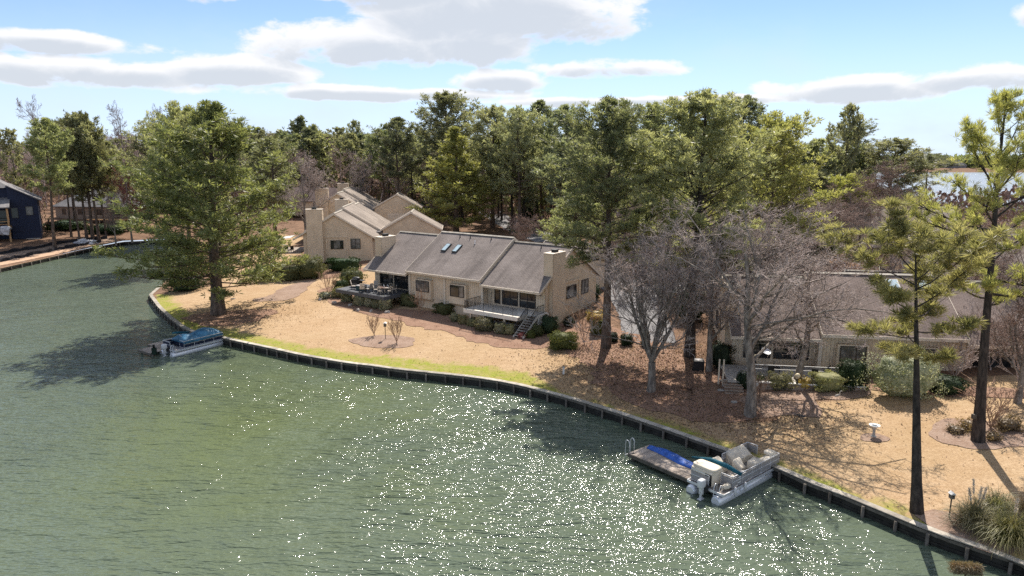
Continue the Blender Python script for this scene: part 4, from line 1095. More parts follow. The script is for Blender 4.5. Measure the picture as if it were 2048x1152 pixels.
# tall pines behind the middle house, left to right
TALL = [('tall_pine', 548, 150, 270, 98, 'round topped pine right behind the crown of the big lawn pine'),
        ('broad_pine', 375, 128, 196, 130, 'dark pine whose tip pokes up behind the big lawn pine'),
        ('broad_pine', 330, 160, 240, 150, 'pale pine between the cove trunks and the big lawn pine'),
        ('cone_pine', 912, 150, 250, 130, 'yellow green pine brighter than all around it, behind the long roof'),
        ('tall_pine', 900, 178, 178, 130, 'tall ragged pine rising directly behind the yellow green one'),
        ('thin_pine', 800, 165, 232, 80, 'dark narrow pine above the garage roofs, left of the yellow green pine'),
        ('thin_pine', 770, 175, 255, 70, 'dark pine beside the leafless round tree behind the furthest gable'),
        ('tall_pine', 985, 160, 205, 110, 'pine with two visible trunks right of the yellow green one'),
        ('tall_pine', 1040, 150, 208, 100, 'grey green pine above the curving road'),
        ('thin_pine', 1085, 165, 198, 80, 'dark upright pine where the road disappears'),
        ('thin_pine', 1140, 150, 206, 90, 'dark pine left of the great open pine'),
        ('tall_pine', 1300, 135, 200, 130, 'pine filling the gap between the two greatest pines'),
        ('cone_pine', 1150, 105, 330, 110, 'low green pine overhanging the right end of the long roof'),
        ('broad_pine', 1535, 84, 215, 190, 'rounded pine at the right end of the tall row'),
        ('thin_pine', 1470, 140, 188, 90, 'pine tip showing between the broadest pine and the rounded one'),
        ('tall_pine', 1610, 150, 280, 90, 'lower pine right of the rounded one'),
        ('umbrella_pine', 1697, 210, 236, 78, 'flat topped pine standing against the sky'),
        ('tall_pine', 1775, 150, 272, 130, 'pine behind the crown of the slender shore pine'),
        ('broad_pine', 1690, 130, 345, 110, 'short bright pine in front of the flat topped one'),
        ('umbrella_pine', 1850, 190, 300, 80, 'thin dark pine in front of the wide lake'),
        ]
for key, px, Y, top, cw, lb in TALL:
    kw = {}
    if 'yellow green pine brighter' in lb: kw['crown_mat'] = 'needle_yellow'
    if 'short bright' in lb or 'sparse green' in lb or 'rounded pine at' in lb: kw['crown_mat'] = 'needle_near'
    ytree(key, px, Y, top, cw * 1.25, lb, **kw)
ptree('great_pine', 1212, 694, 186, 250, 'great open pine with its trunk in full view above the right chimney', rz=1.)
ptree('great_pine', 1379, 712, 172, 275, 'broadest pine, its dark trunk rising at the edge of the driveway', rz=3.4, wood_mat='bark_dark')
# trunks across the cove
for key, px, py, top, cw, lb in [('thin_pine', 110, 498, 232, 100, 'leftmost pine of the cove group, beside the navy house'), ('thin_pine', 143, 474, 240, 60, 'pine with a reddish trunk beside a thicker one in the cove group'),
                                 ('tall_pine', 152, 456, 232, 90, 'thickest trunk of the cove group, in front of the brick house'), ('thin_pine', 160, 484, 262, 60, 'thin leaning pine of the cove group'),
                                 ('thin_pine', 174, 480, 222, 80, 'pine of the cove group in front of the brick house chimney'), ('tall_pine', 186, 480, 218, 100, 'tallest pine of the cove group'),
                                 ('thin_pine', 198, 480, 238, 90, 'pine right of the tallest one in the cove group'), ('thin_pine', 213, 470, 260, 70, 'slight pine at the right end of the cove group'),
                                 ('thin_pine', 227, 466, 280, 60, 'shortest pine of the cove group, nearest the red tree')]:
    ptree(key, px, py, top, cw, lb, crown_mat='needle_big' if key == 'tall_pine' else 'needle')
# leafless trees and coloured ones
ptree('round_bare', 1418, 742, 420, 250, 'leafless tree at the left end of the right hand house', 'bare_tree', wood_mat='bark_grey')
ptree('tall_bare', 1592, 768, 455, 240, 'thin leafless tree in front of the right hand terrace', 'bare_tree')
ptree('round_bare', 2035, 806, 520, 240, 'leafless tree in front of the right hand end wall', 'bare_tree', crown_mat='twig_brown')
BARE = [('round_bare', 722, 168, 298, 80, 'round leafless tree behind the furthest gable', 'twig'),
        ('round_bare', 258, 150, 318, 70, 'reddish budding tree by the cove', 'twig_red'),
        ('round_bare', 225, 146, 372, 60, 'small leafless tree on the cove shore', 'twig_brown'),
        ('round_bare', 610, 142, 300, 110, 'leafless tree left of the furthest chimney', 'twig'),
        ('tall_bare', 1440, 78, 392, 150, 'leafless tree with a pale slanting limb left of the right hand roof', 'twig'),
        ('round_bare', 1350, 84, 400, 150, 'leafless tree behind the forking one', 'twig'),
        ('round_bare', 1560, 82, 385, 170, 'leafless tree behind the right hand roof', 'twig'),
        ('round_bare', 1640, 105, 390, 170, 'leafless tree behind the ridge of the right hand roof', 'twig_brown'),
        ('round_bare', 1780, 120, 312, 150, 'purplish leafless tree below the lake horizon', 'twig_brown'),
        ('round_bare', 1640, 150, 318, 120, 'leafless tree under the flat topped pine', 'twig'),
        ('round_bare', 1930, 70, 420, 200, 'leafless tree beside the right hand roof', 'twig_brown'),
        ('round_bare', 2040, 60, 450, 160, 'leafless tree at the right edge behind the roof', 'twig_brown'),
        ('oak_bare', 2060, 48, 470, 230, 'leafless tree leaning in from the right edge', 'twig'),
        ('tall_bare', 1480, 120, 350, 120, 'tall leafless tree below the rounded pine', 'twig'),
        ('round_bare', 1210, 100, 470, 110, 'leafless tree behind the garage gable', 'twig'),
        ('round_bare', 1050, 118, 425, 70, 'brown leafless shrub tree behind the long ridge', 'twig_brown'),
        ('round_bare', 860, 150, 398, 60, 'brown leafless tree right of the garages', 'twig_brown'),
        ('tall_bare', 88, 215, 188, 60, 'leafless tree tip above the hill skyline, left of all others', 'twig_brown'),
        ('tall_bare', 318, 230, 205, 50, 'leafless tree tip above the hill skyline near the dark pine', 'twig_brown'),
        ('tall_bare', 255, 225, 200, 50, 'leafless tree tip in the middle of the hill skyline', 'twig_brown')]
for key, px, Y, top, cw, lb, cm in BARE: ytree(key, px, Y, top, cw, lb, 'bare_tree', crown_mat=cm)

RGB_ = np.random.default_rng(17)
k_ = 0
for i in range(46):
    y = RGB_.uniform(74, 150); x = RGB_.uniform(.16, .58) * y
    if y < 92 and x < 26: continue
    if abs(x - 62) < 16 and abs(y - 128) < 9 or (abs(x - 58) < 14 and abs(y - 86) < 9): continue
    if RGB_.uniform() < .68: tree(('round_bare', 'tall_bare')[k_ % 2], x, y, RGB_.uniform(8, 13), RGB_.uniform(3.5, 5.5), 'twiggy leafless tree in the thicket behind the right hand house', 'bare_tree', group='leafless trees of the right hand thicket', crown_mat=('twig', 'twig_brown')[k_ % 2])
    else: tree(('cone_pine', 'broad_pine')[k_ % 2], x, y, RGB_.uniform(8, 14), RGB_.uniform(3, 4.5), 'low pine in the thicket behind the right hand house', 'pine_tree', group='low pines of the right hand thicket')
    k_ += 1
# ------------------------------------------------------------------ the wood behind
rgw = np.random.default_rng(99)
HOUSEBOX = [(-60, 20, 60, 150), (14, 70, 40, 110), (20, 85, 110, 135)]
spots = []
for row in np.arange(138, 560, 9.):
    wdt = row * .86
    xs = np.arange(-wdt, wdt, 6.5 + row * .012)
    for x in xs:
        x2 = x + rgw.uniform(-3, 3); y2 = row + rgw.uniform(-4, 4)
        spots.append((x2, y2))
spots = np.array(spots)
dl = seg_dist(spots, Lk)
keep = (dl > 26) & ~in_poly(spots, LAKE_CLOSED)
X, Y = spots.T
keep &= ~((X > .30 * Y + 20) & (Y > 155)) | (X > 1e5)
keep &= ~((X > .5 * Y) & (Y < 160))
keep &= ~((np.abs(X + 108) < 20) & (np.abs(Y - 180) < 16))                 # brick house
keep &= ~((X < -95) & (Y < 180))
keep &= ~((X > -75) & (X < -28) & (Y < 196)) & ~((X > -28) & (X < -5) & (Y < 168))                                # houses, road, garden of the middle
keep &= ~((X > -6) & (X < 8) & (Y < 150))
keep &= ~((X > 30) & (X < 90) & (Y > 110) & (Y < 140))
keep &= ~((X > 12) & (Y < 146) & (rgw.uniform(0, 1, len(X)) < .35))
spots = spots[keep]
hill = (spots[:, 0] < -.42 * spots[:, 1]) & (spots[:, 1] > 186)
order = np.argsort(spots[:, 1] + np.abs(spots[:, 0]) * .0)
spots = spots[order]; hill = hill[order]
hs = height(spots)
near = 0; rest = []
for i, ((x, y), z) in enumerate(zip(spots, hs)):
    isbare = rgw.uniform() < (.93 if hill[i] else .27)
    key = ('wood_bare_%d' % rgw.integers(3)) if isbare else ('wood_pine_%d' % rgw.integers(4))
    H = rgw.uniform(16, 20) if isbare else rgw.uniform(19, 26.5)
    if y > 260 and not hill[i]: H = min(H, rgw.uniform(18, 22))
    R = rgw.uniform(3.6, 6.8)
    H *= rgw.uniform(.82, 1.06)
    if near < 286:
        if isbare: tree(key, x, y, H, R, 'leafless brown tree of the wood behind the houses', 'bare_tree', rz=rgw.uniform(0, 6.28), group='leafless trees of the wood', z=z)
        else: tree(key, x, y, H, R, 'green pine of the wood behind the houses', 'pine_tree', rz=rgw.uniform(0, 6.28), group='pines of the wood', z=z)
        near += 1
    else: rest.append((key, x, y, z, H, R))
print('wood', near, len(rest))
def join_trees(rest, name, label):
    by = {0: ([], [], [], 0)}
    Vs, Fs, Ms, off = [], [], [], 0; mats = []; mi = {}
    for key, x, y, z, H, R in rest:
        p = PROTO[key]; V, F, fm = p[4], p[5], p[6]
        a = rgw.uniform(0, 6.28); s = R / p[3]; sz = H / p[2]; c, sn = math.cos(a), math.sin(a)
        v = V @ np.array([[c * s, sn * s, 0], [-sn * s, c * s, 0], [0, 0, sz]]) + np.array([x, y, z - .1])
        idx = []
        for m in p[0].materials:
            if m.name not in mi: mi[m.name] = len(mats); mats.append(m)
            idx.append(mi[m.name])
        if y > 330:      # thin out: the furthest trees keep one leaf in two, drawn larger by distance
            q = np.ones(len(F), bool); q[::2] = False; F = F[q]; fm = fm[q]
        Vs.append(v); Fs.append(F + off); Ms.append(np.where(fm > 0, idx[1], idx[0])); off += len(v)
    me = np_mesh(name, np.concatenate(Vs), np.concatenate(Fs), mats, np.concatenate(Ms))
    return tag(inst(name, me), label, kind='stuff')
rest = [r for r in rest if r[2] < 430][:380]
join_trees(rest, 'far_wood', 'far wood of pines and leafless trees reading as one mass on the skyline')
def tree_line(name, label, pts, H, n, mat, seed, depth=25, tri=4.):
    """a far wood: crowns as clumps of leaf faces over a long belt"""
    rg = np.random.default_rng(seed); P = np.array(pts, float); L = np.concatenate([[0], np.cumsum(np.hypot(*np.diff(P, axis=0).T))])
    k = n; s = rg.uniform(0, L[-1], k); x = np.interp(s, L, P[:, 0]); y = np.interp(s, L, P[:, 1]) + rg.uniform(0, depth, k)
    hh = H * rg.uniform(.75, 1.1, k); per = 60
    C = np.column_stack([x, y, np.zeros(k)])[:, None] + np.stack([rg.normal(0, 3.2, (k, per)), rg.normal(0, 3.2, (k, per)), rg.uniform(.05, 1, (k, per)) ** .8 * hh[:, None]], 2)
    C = C.reshape(-1, 3); D = unit(rg.normal(0, 1, C.shape) + np.array([0, 0, .6]))
    V, F = blades(rg, C, D, 1, tri, tri * .6, .3)
    return tag(inst(name, np_mesh(name, V, F, M[mat])), label, kind='stuff')
tree_line('far_shore_wood', 'low dark wood along the far shore of the wide lake', [(150, 905), (1100, 905)], 17, 700, 'needle_dark', 5, 60, 6.)
tree_line('horizon_wood', 'distant level wood on the horizon', [(-900, 600), (-300, 620), (200, 640), (330, 620)], 22, 900, 'needle_dark', 6, 60, 6.)
def brush(name, label, n, region, hmax, mat, seed, tri=.55, lake_gap=20):
    rg = np.random.default_rng(seed); x0, x1, y0, y1 = region; P = np.column_stack([rg.uniform(x0, x1, n), rg.uniform(y0, y1, n)])
    P = P[(seg_dist(P, Lk) > lake_gap) & ~in_poly(P, LAKE_CLOSED) & (np.abs(P[:, 0]) < P[:, 1] * .85)]
    for bx in ((-130, -86, 164, 197), (-76, 0, 100, 176), (46, 84, 114, 138), (-70, -30, 180, 200)): P = P[~((P[:, 0] > bx[0]) & (P[:, 0] < bx[1]) & (P[:, 1] > bx[2]) & (P[:, 1] < bx[3]))]
    per = 26; z = height(P); k = len(P); hh = hmax * rg.uniform(.3, 1, k)
    C = np.column_stack([P, z])[:, None] + np.stack([rg.normal(0, .9, (k, per)), rg.normal(0, .9, (k, per)), rg.uniform(0, 1, (k, per)) * hh[:, None]], 2); C = C.reshape(-1, 3)
    V, F = blades(rg, C, unit(rg.normal(0, .6, C.shape) + np.array([0, 0, .9])), 1, tri * 2.2, tri * .5, .2)
    return tag(inst(name, np_mesh(name, V, F, M[mat])), label, kind='stuff')
brush('undergrowth', 'brown leafless undergrowth between the trunks of the wood', 3600, (-190, 150, 134, 260), 4.5, 'twig_brown', 3)
brush('undergrowth', 'dark evergreen undergrowth between the trunks of the wood', 1500, (-190, 150, 138, 270), 4., 'leaf_olive', 4, .5)
brush('undergrowth', 'grey twiggy brush behind the right hand house', 900, (16, 120, 74, 140), 3., 'twig', 5, .4)
tree_line('lake_side_wood', 'belt of trees on the near shore of the wide lake', [(118, 190), (150, 188), (230, 180)], 10, 60, 'twig_brown', 8, 14, 1.8)
# ------------------------------------------------------------------ beds and paving
def pxs(l, dz=0.): return [G(*p) for p in l]
drape_strip('pine_straw_bed', pxs([(655, 575), (700, 606), (760, 622), (830, 634), (900, 650), (960, 668), (1050, 690), (1110, 678), (1150, 655)]), [1.6, 2.0, 1.8, 2.4, 2.4, 2.2, 1.8, 1.8, 1.6], M['strawbed'], 'red brown pine straw bed along the front of the middle house', seed=2)
drape_strip('mulch_bed', pxs([(505, 600), (560, 596), (600, 570), (625, 560)]), [1.2, 2.2, 1.6, 1.0], M['mulch'], 'pale mulch bed on the lawn left of the middle house', seed=3)
drape_strip('pine_straw_bed', pxs([(585, 560), (640, 553), (700, 545), (735, 535)]), [1.2, 2.2, 2.2, 1.5], M['strawbed'], 'pine straw bed below the clipped dark hedge', seed=4)
drape_blob('mulch_bed', G(768, 683), 3.7, 1.9, -.15, M['mulch'], 'oval mulch bed with two crape myrtles in the middle of the lawn', seed=5)
drape_blob('pine_straw_bed', G(458, 634), 6.0, 3.0, -.2, M['strawbed'], 'ring of fallen pine straw under the big lawn pine', seed=6, wob=.3)
drape_strip('pine_straw_bed', pxs([(1150, 640), (1200, 680), (1290, 730), (1330, 790), (1400, 800), (1440, 770), (1400, 720)]), [2.5, 4, 5, 4, 5, 4.5, 3], M['strawbed'], 'dark red pine straw under the forking tree and the oak', seed=7)
drape_strip('mulch_bed', pxs([(1480, 800), (1540, 805), (1590, 815), (1640, 835)]), [1.6, 2.8, 2.6, .9], M['mulch'], 'pinkish leaf litter between the oak and the tan lawn', dz=.045, seed=8)
drape_strip('mulch_bed', pxs([(1560, 788), (1640, 790), (1700, 785), (1740, 780)]), [1.0, 1.3, 1.2, .8], M['mulch'], 'leaf litter edge in front of the clipped box hedge', dz=.05, seed=9)
drape_strip('pine_straw_bed', pxs([(1690, 765), (1780, 775), (1880, 780), (1980, 785), (2080, 790)]), [1.0, 1.4, 1.2, 1.2, 1.2], M['strawbed'], 'narrow straw bed along the right hand house', dz=.05, seed=10)
drape_blob('mulch_bed', G(1958, 868), 3.1, 2.4, .2, M['mulch'], 'round leaf mulch bed at the foot of the open crowned pine', seed=11)
drape_blob('mulch_bed', G(1748, 876), .9, .7, .2, M['mulch'], 'small mulch ring round the birdbath', seed=12)
drape_strip('mulch_bed', pxs([(1830, 1030), (1900, 1045), (1960, 1065), (2050, 1090)]), [.7, 1.1, 1.6, 2.2], M['mulch'], 'mulch under the pampas grass beside the bulkhead', seed=13)
drape_strip('driveway', pxs([(1296, 686), (1290, 640), (1262, 590), (1225, 560), (1190, 520), (1150, 495), (1100, 470)]), [2.7, 2.6, 2.8, 3.2, 3.2, 3., 3.], M['asphalt'], 'worn grey driveway running back between the two nearest houses', closed_taper=False, wob=.05)
drape_strip('driveway', pxs([(1262, 590), (1340, 575), (1430, 560), (1520, 540), (1600, 520)]), [3.5, 3, 3, 3, 3], M['asphalt'], 'grey drive passing behind the right hand house', closed_taper=False, wob=.05, dz=.045)
drape_strip('road', pxs([(1110, 482), (1062, 466), (1020, 448), (985, 428), (962, 412), (950, 400), (930, 392)]), [4., 3.6, 3.4, 3.2, 3.2, 3.2, 3.2], M['asphalt'], 'grey road curving away under the pines', closed_taper=False, wob=.05)
drape_strip('road', pxs([(775, 378), (850, 381), (930, 386), (1040, 384)]), [3, 3, 3, 3], M['asphalt'], 'far road crossing under the tall pines', closed_taper=False, wob=.05)
drape_strip('building_site_soil', [(-94.2, 100), (-94.5, 118), (-95, 135), (-95, 147), (-93, 157)], [3.4, 4, 4, 4, 3], M['dirt'], 'bare soil of the building site above the far bulkhead', seed=14)
drape_strip('path', [(-92.0, 100), (-92.0, 118), (-91.3, 135), (-91.2, 143), (-90.2, 154)], [1.1, 1.1, 1.1, 1.0, .8], M['sand'], 'bare sandy strip along the top of the far bulkhead', dz=.07, seed=15, wob=.1)
sl = MB(); rgs = random.Random(8); pp = [(-98.5, 118), (-99, 128), (-97.5, 138), (-97, 148), (-93, 156)]
pv = [Vector((x, y, gz(x, y))) for x, y in pp]
def ribbon(mb, pts, h, n=26, wob=.25):
    v = []; m = len(pts) - 1
    for i in range(n + 1):
        t = i / n * m; k = min(int(t), m - 1); p = pts[k].lerp(pts[k + 1], t - k) + Vector((rgs.uniform(-wob, wob), rgs.uniform(-wob, wob), 0)); hh = h * rgs.uniform(.6, 1.1)
        v += [p + Vector((0, 0, -.1)), p + Vector((rgs.uniform(-.1, .1), 0, hh)), p + Vector((.04, .03, hh)), p + Vector((.04, .03, -.1))]
    mb.add(v, [(4 * i + k, 4 * i + (k + 1) % 4, 4 * i + 4 + (k + 1) % 4, 4 * i + 4 + k) for i in range(n) for k in range(4)])
ribbon(sl, pv, .8); tag(sl.build('silt_fence', M['siltfence']), 'sagging black silt fence across the building site', 'fence')
sl = MB(); pv2 = [Vector((x, y, gz(x, y))) for x, y in [(-93.0, 117), (-93.4, 128), (-93.2, 138), (-92.4, 146), (-91.4, 151)]]
ribbon(sl, pv2, .7, 40, .35); tag(sl.build('silt_fence', M['siltfence']), 'crumpled black silt fence just above the far bulkhead', 'fence')
MBw = MB().soft((0, 0, .4), (4.2, 1.3, 1.0), .7, noise=.6, seed=3); g = G(171, 488)
tag(MBw.build('tarpaulin', M['plastic_wrap'], None, g), 'pale blue sheet slung low among the cove trunks', 'tarpaulin')

# ------------------------------------------------------------------ shrubs
def leafy(seed, d, n, leaf, e=.8, lump=.12, flat=-.75, sticks=False):
    """clipped or loose shrub: leaf faces over and inside an uneven body, dark core within"""
    rg = np.random.default_rng(seed)
    u = unit(rg.normal(0, 1, (n, 3))); u[:, 2] = np.maximum(u[:, 2], flat)
    p = np.sign(u) * np.abs(u) ** e
    p = p / np.maximum(1e-6, (np.abs(p) ** (2 / e)).sum(1, keepdims=True) ** (e / 2))
    ph = rg.uniform(0, 6.3, 4)
    k = 1 + lump * (np.sin(5 * p[:, 0] + ph[0]) + np.sin(6 * p[:, 1] + ph[1]) + np.sin(7 * p[:, 2] + ph[2]))[:, None] * .6
    r = rg.uniform(.82, 1.04, (n, 1)) * k
    C = p * r * np.array(d) / 2 + np.array([0, 0, d[2] / 2 * .95])
    nn = unit(u + rg.normal(0, .55, (n, 3))); a = unit(np.cross(nn, rg.normal(0, 1, (n, 3)))); b = np.cross(nn, a)
    s = leaf * rg.uniform(.6, 1.3, (n, 1))
    V = np.stack([C - a * s, C - b * s * .55, C + a * s, C + b * s * .55], 1).reshape(-1, 3)
    F = np.arange(len(V)).reshape(-1, 4)
    m = MB().soft((0, 0, d[2] / 2 * .95), (d[0] * .84, d[1] * .84, d[2] * .86), e, 14, 8, lump * .5, seed=seed)
    cv = np.array(m.v); cf = np.array([f for f in m.f]) + len(V)
    return np.concatenate([V, cv]), np.concatenate([F, cf])
SH_CACHE = {}
def shrub(px, py, w, h, mat, label, name='shrub', depth=None, rz=0., leaf=.05, e=.8, lump=.2, n=None, group=None, pos=None, seed=None, cat='shrub'):
    g = pos if pos is not None else G(px, py)
    dist = math.hypot(g.x, g.y, 18); s = dist / FPX; W_, H_ = w * s, h * s / .95
    depth = depth if depth is not None else W_ * .85
    leaf = max(leaf, .045 * dist / 40)
    area = (W_ + depth) * H_ * 1.6 + W_ * depth; n = n or int(min(5200, max(500, area / (leaf * leaf) * 1.35)))
    V, F = leafy(seed if seed is not None else int(px * 7 + py), (W_, depth, H_), n, leaf, e, lump)
    o = inst(name, np_mesh(name, V, F, M[mat]), None, (g.x, g.y, g.z - .05), (0, 0, rz))
    return tag(o, label, cat, group)
GB = 'clipped box shrubs below the decks'
# row below the slate deck
for i, (px, py, w, h) in enumerate([(680, 594, 27, 20), (694, 603, 22, 20), (721, 611, 26, 24), (740, 614, 22, 22), (753, 617, 18, 20), (770, 619, 26, 26)]):
    lb = ['leftmost box shrub under the slate deck, beside the dark round one', 'small box shrub second from the left under the slate deck', 'wide box shrub under the middle of the slate deck', 'box shrub right of the widest under the slate deck', 'narrowest box shrub under the slate deck', 'bright box shrub under the right corner of the slate deck'][i]
    shrub(px, py, w, h, 'leaf_box', lb, 'box_shrub', group=GB)
shrub(683, 584, 28, 24, 'leaf_dark', 'dark round clipped shrub at the left end of the slate deck', 'box_shrub')
shrub(704, 566, 50, 26, 'leaf_olive', 'loose green and cream shrub behind the grill', lump=.3)
shrub(650, 596, 26, 12, 'leaf_pale', 'low silvery plant at the foot of the small crape myrtle', lump=.35)
shrub(820, 611, 44, 24, 'leaf_olive', 'low yellowish hedge below the first bay window', 'hedge', rz=A1, depth=1.6, e=.5)
shrub(888, 627, 40, 20, 'leaf_olive', 'low yellowish hedge below the second bay window', 'hedge', rz=A1, depth=1.5, e=.5)
for i, (px, py, w, h) in enumerate([(909, 643, 18, 17), (925, 648, 18, 18), (944, 652, 20, 18), (970, 660, 40, 26), (1000, 667, 22, 22), (1020, 669, 24, 22)]):
    lb = ['leftmost box shrub below the pale deck', 'box shrub second from the left below the pale deck', 'round box shrub left of the long one below the pale deck', 'long box shrub with pinkish top below the pale deck', 'yellowish box shrub below the pale deck, right of the long one', 'box shrub beside the stair of the pale deck'][i]
    shrub(px, py, w, h, 'leaf_box', lb, 'box_shrub', group=GB)
shrub(1098, 666, 34, 34, 'leaf_dark', 'large dark round shrub right of the stair', 'box_shrub')
shrub(1074, 672, 24, 22, 'leaf_olive', 'bright green round shrub at the foot of the stair', 'box_shrub')
shrub(1062, 676, 18, 16, 'leaf_olive', 'small green shrub left of the bright one at the stair', 'box_shrub')
shrub(1045, 676, 16, 12, 'twig_red', 'small reddish shrub at the bottom of the stair', 'shrub')
shrub(1138, 652, 22, 18, 'leaf_dark', 'dark shrub at the corner below the side window', 'box_shrub')
shrub(1124, 695, 54, 32, 'leaf_olive', 'wide dark green shrub alone at the lawn edge', 'shrub', e=.65)
shrub(1193, 668, 26, 28, 'leaf_olive', 'square clipped shrub with a bright yellow top', 'box_shrub', e=.5)
gy = G(1193, 668); shrub(1193, 645, 24, 8, 'leaf_yellow', 'yellow foliage growing over the square clipped shrub', 'creeper', pos=Vector((gy.x, gy.y, gy.z + 1.75)))
shrub(1190, 640, 30, 20, 'leaf_yellow', 'pale yellow flowering shrub near the side window', 'shrub', lump=.3)
shrub(1226, 683, 22, 18, 'leaf_dark', 'left of the two grey green shrubs at the end of the driveway', 'shrub'); shrub(1252, 690, 24, 22, 'leaf_dark', 'right of the two grey green shrubs at the end of the driveway', 'shrub')
shrub(1290, 694, 16, 16, 'leaf_dark', 'little dark shrub at the corner of the driveway', 'shrub')
shrub(690, 541, 62, 24, 'leaf_dark', 'long dark clipped hedge under the recessed window of the gabled house', 'hedge', depth=2.2, e=.45)
shrub(620, 556, 52, 38, 'leaf_olive', 'glossy green shrubs left of the dark clipped hedge', 'shrub', lump=.3)
shrub(580, 560, 44, 30, 'leaf_olive', 'loose green and straw coloured shrub beside the lawn pine branches', 'shrub', lump=.35)
shrub(545, 560, 40, 34, 'leaf_olive', 'shrub under the right branches of the big lawn pine', 'shrub', lump=.35)
shrub(370, 580, 60, 34, 'leaf_dark', 'dark shrubs under the left branches of the big lawn pine', 'shrub', lump=.3)
shrub(1655, 778, 54, 30, 'leaf_box', 'flat topped clipped box hedge in front of the right hand house', 'hedge', e=.4)
shrub(1703, 776, 50, 50, 'leaf_dark', 'dark round shrub between the box hedge and the white topped one', 'shrub')
shrub(1808, 792, 118, 74, 'leaf_pale', 'big rhododendron with pale leaf tips against the right hand house', 'shrub', e=.85, lump=.38, depth=3.2, leaf=.08)
shrub(1890, 782, 60, 26, 'leaf_dark', 'low dark shrub right of the pale rhododendron', 'shrub')
shrub(1484, 776, 24, 30, 'leaf_dark', 'dark clipped shrub behind the trunk of the oak', 'shrub')
for i, (px, py, w, h, mt) in enumerate([(1515, 772, 30, 22, 'leaf_olive'), (1560, 776, 44, 26, 'leaf_box'), (1608, 778, 26, 20, 'leaf_yellow'), (1625, 776, 24, 20, 'leaf_box')]):
    shrub(px, py, w, h, mt, ['low green shrub below the terrace wall', 'brownish spreading shrub below the terrace wall', 'small shrub with yellow flowers below the terrace wall', 'small shrub next to the box hedge below the terrace wall'][i], 'shrub', lump=.4)
for i, (px, py, w, h) in enumerate([(1440, 735, 40, 50), (1180, 600, 40, 30), (1380, 640, 60, 60), (1340, 560, 60, 40), (870, 428, 50, 26), (1060, 442, 40, 50), (890, 410, 60, 24), (1140, 470, 40, 20), (1460, 560, 70, 40), (1540, 540, 60, 40)]):
    shrub(px, py, w, h, 'leaf_dark', ['dark shrub in the corner left of the right hand house', 'dark evergreen shrub beside the side window of the middle house', 'tall dark evergreen mass left of the oak', 'dark evergreen behind the forking tree', 'dark shrub by the furthest garage', 'dark green conical shrub beside the curving road', 'dark shrubs under the tall pines by the furthest garage', 'green shrub at the road behind the long roof', 'dark evergreen behind the chimney of the right hand house', 'dark evergreen further right behind the ridge of the right hand house'][i], 'evergreen_shrub', lump=.3)
for i, (px, py, w, h) in enumerate([(130, 446, 60, 14), (215, 448, 60, 14), (160, 455, 24, 12)]):
    shrub(px, py, w, h, ('leaf_dark', 'leaf_dark', 'leaf_box')[i], ['dark hedge in front of the left part of the brick house', 'dark hedge under the deck of the brick house', 'pale shrub between the cove trunks'][i], 'hedge' if i < 2 else 'shrub')
for i, (px, py, w, h) in enumerate([(1912, 865, 26, 12), (1938, 858, 26, 16), (2015, 858, 36, 18), (1985, 880, 20, 14)]):
    shrub(px, py, w, h, 'drygrass', ['dry tuft left of the open pine trunk', 'dry tuft touching the open pine trunk', 'dry reddish tuft right of the open pine trunk', 'dry tuft in front of the open pine bed'][i], 'grass_tuft', lump=.5, cat='tuft')

def clump(px, py, n, L, mat, label, name='grass_clump', spread=.55, width=.035, plumes=0):
    g = G(px, py); rg = np.random.default_rng(int(px)); C = np.column_stack([rg.normal(0, .22, n), rg.normal(0, .22, n), np.zeros(n)])
    az = rg.uniform(0, 2 * PI, n); el = rg.uniform(.5, 1.45, n); Ln = L * rg.uniform(.6, 1.15, n)
    d = np.column_stack([np.cos(az) * np.cos(el), np.sin(az) * np.cos(el), np.sin(el)]); P = [C]
    for k in range(4):
        d = unit(d + np.array([0, 0, -.28 * k]) + rg.normal(0, .06, (n, 3))); P.append(P[-1] + d * (Ln / 4)[:, None])
    s = unit(np.cross(d, np.array([0, 0, 1.])) + 1e-3); W_ = [width, width, width * .8, width * .5, .004]
    V = np.concatenate([np.stack([P[k] - s * W_[k] / 2, P[k] + s * W_[k] / 2], 1) for k in range(5)], 1).reshape(-1, 3)
    b = (np.arange(n) * 10)[:, None]; F = np.concatenate([np.concatenate([b + 2 * k, b + 2 * k + 1, b + 2 * k + 3, b + 2 * k + 2], 1) for k in range(4)])
    root = empty(name, g, 0, label, 'grass'); tag(inst('leaves', np_mesh('leaves', V, F, M[mat]), root), kind='stuff')
    for j in range(plumes):
        a = rg.uniform(0, 6.3); r = rg.uniform(.1, .45); h = L * rg.uniform(.95, 1.35); top = Vector((math.cos(a) * r, math.sin(a) * r, h))
        st = MB().tube([(0, 0, .1), top * .5 + Vector((0, 0, .1)), top], [.012, .01, .006], 4); so = st.build('stem', M['drygrass'], root)
        nn = 260; CC = np.array(top)[None] * (1 - rg.uniform(0, .32, (nn, 1))); DD = unit(np.array(top)[None] + rg.normal(0, .4, (nn, 3)))
        Vp, Fp = blades(rg, CC, DD, 1, .16, .02, .3); inst('plume', np_mesh('plume', Vp, Fp, M['plume']), so)
    return root
clump(1948, 1052, 900, 1.9, 'pampas', 'tall pampas grass with white plumes by the bulkhead', 'pampas_grass', plumes=4, width=.03)
clump(2020, 1082, 1100, 2.2, 'pampas', 'second pampas clump cut by the right edge', 'pampas_grass', width=.03, plumes=1)
clump(1992, 1030, 700, 1.8, 'pampas', 'greener clump behind the plumed pampas grass', 'pampas_grass', width=.03)
clump(2062, 1040, 700, 2.0, 'drygrass', 'straw coloured clump at the right edge', 'pampas_grass', width=.03)

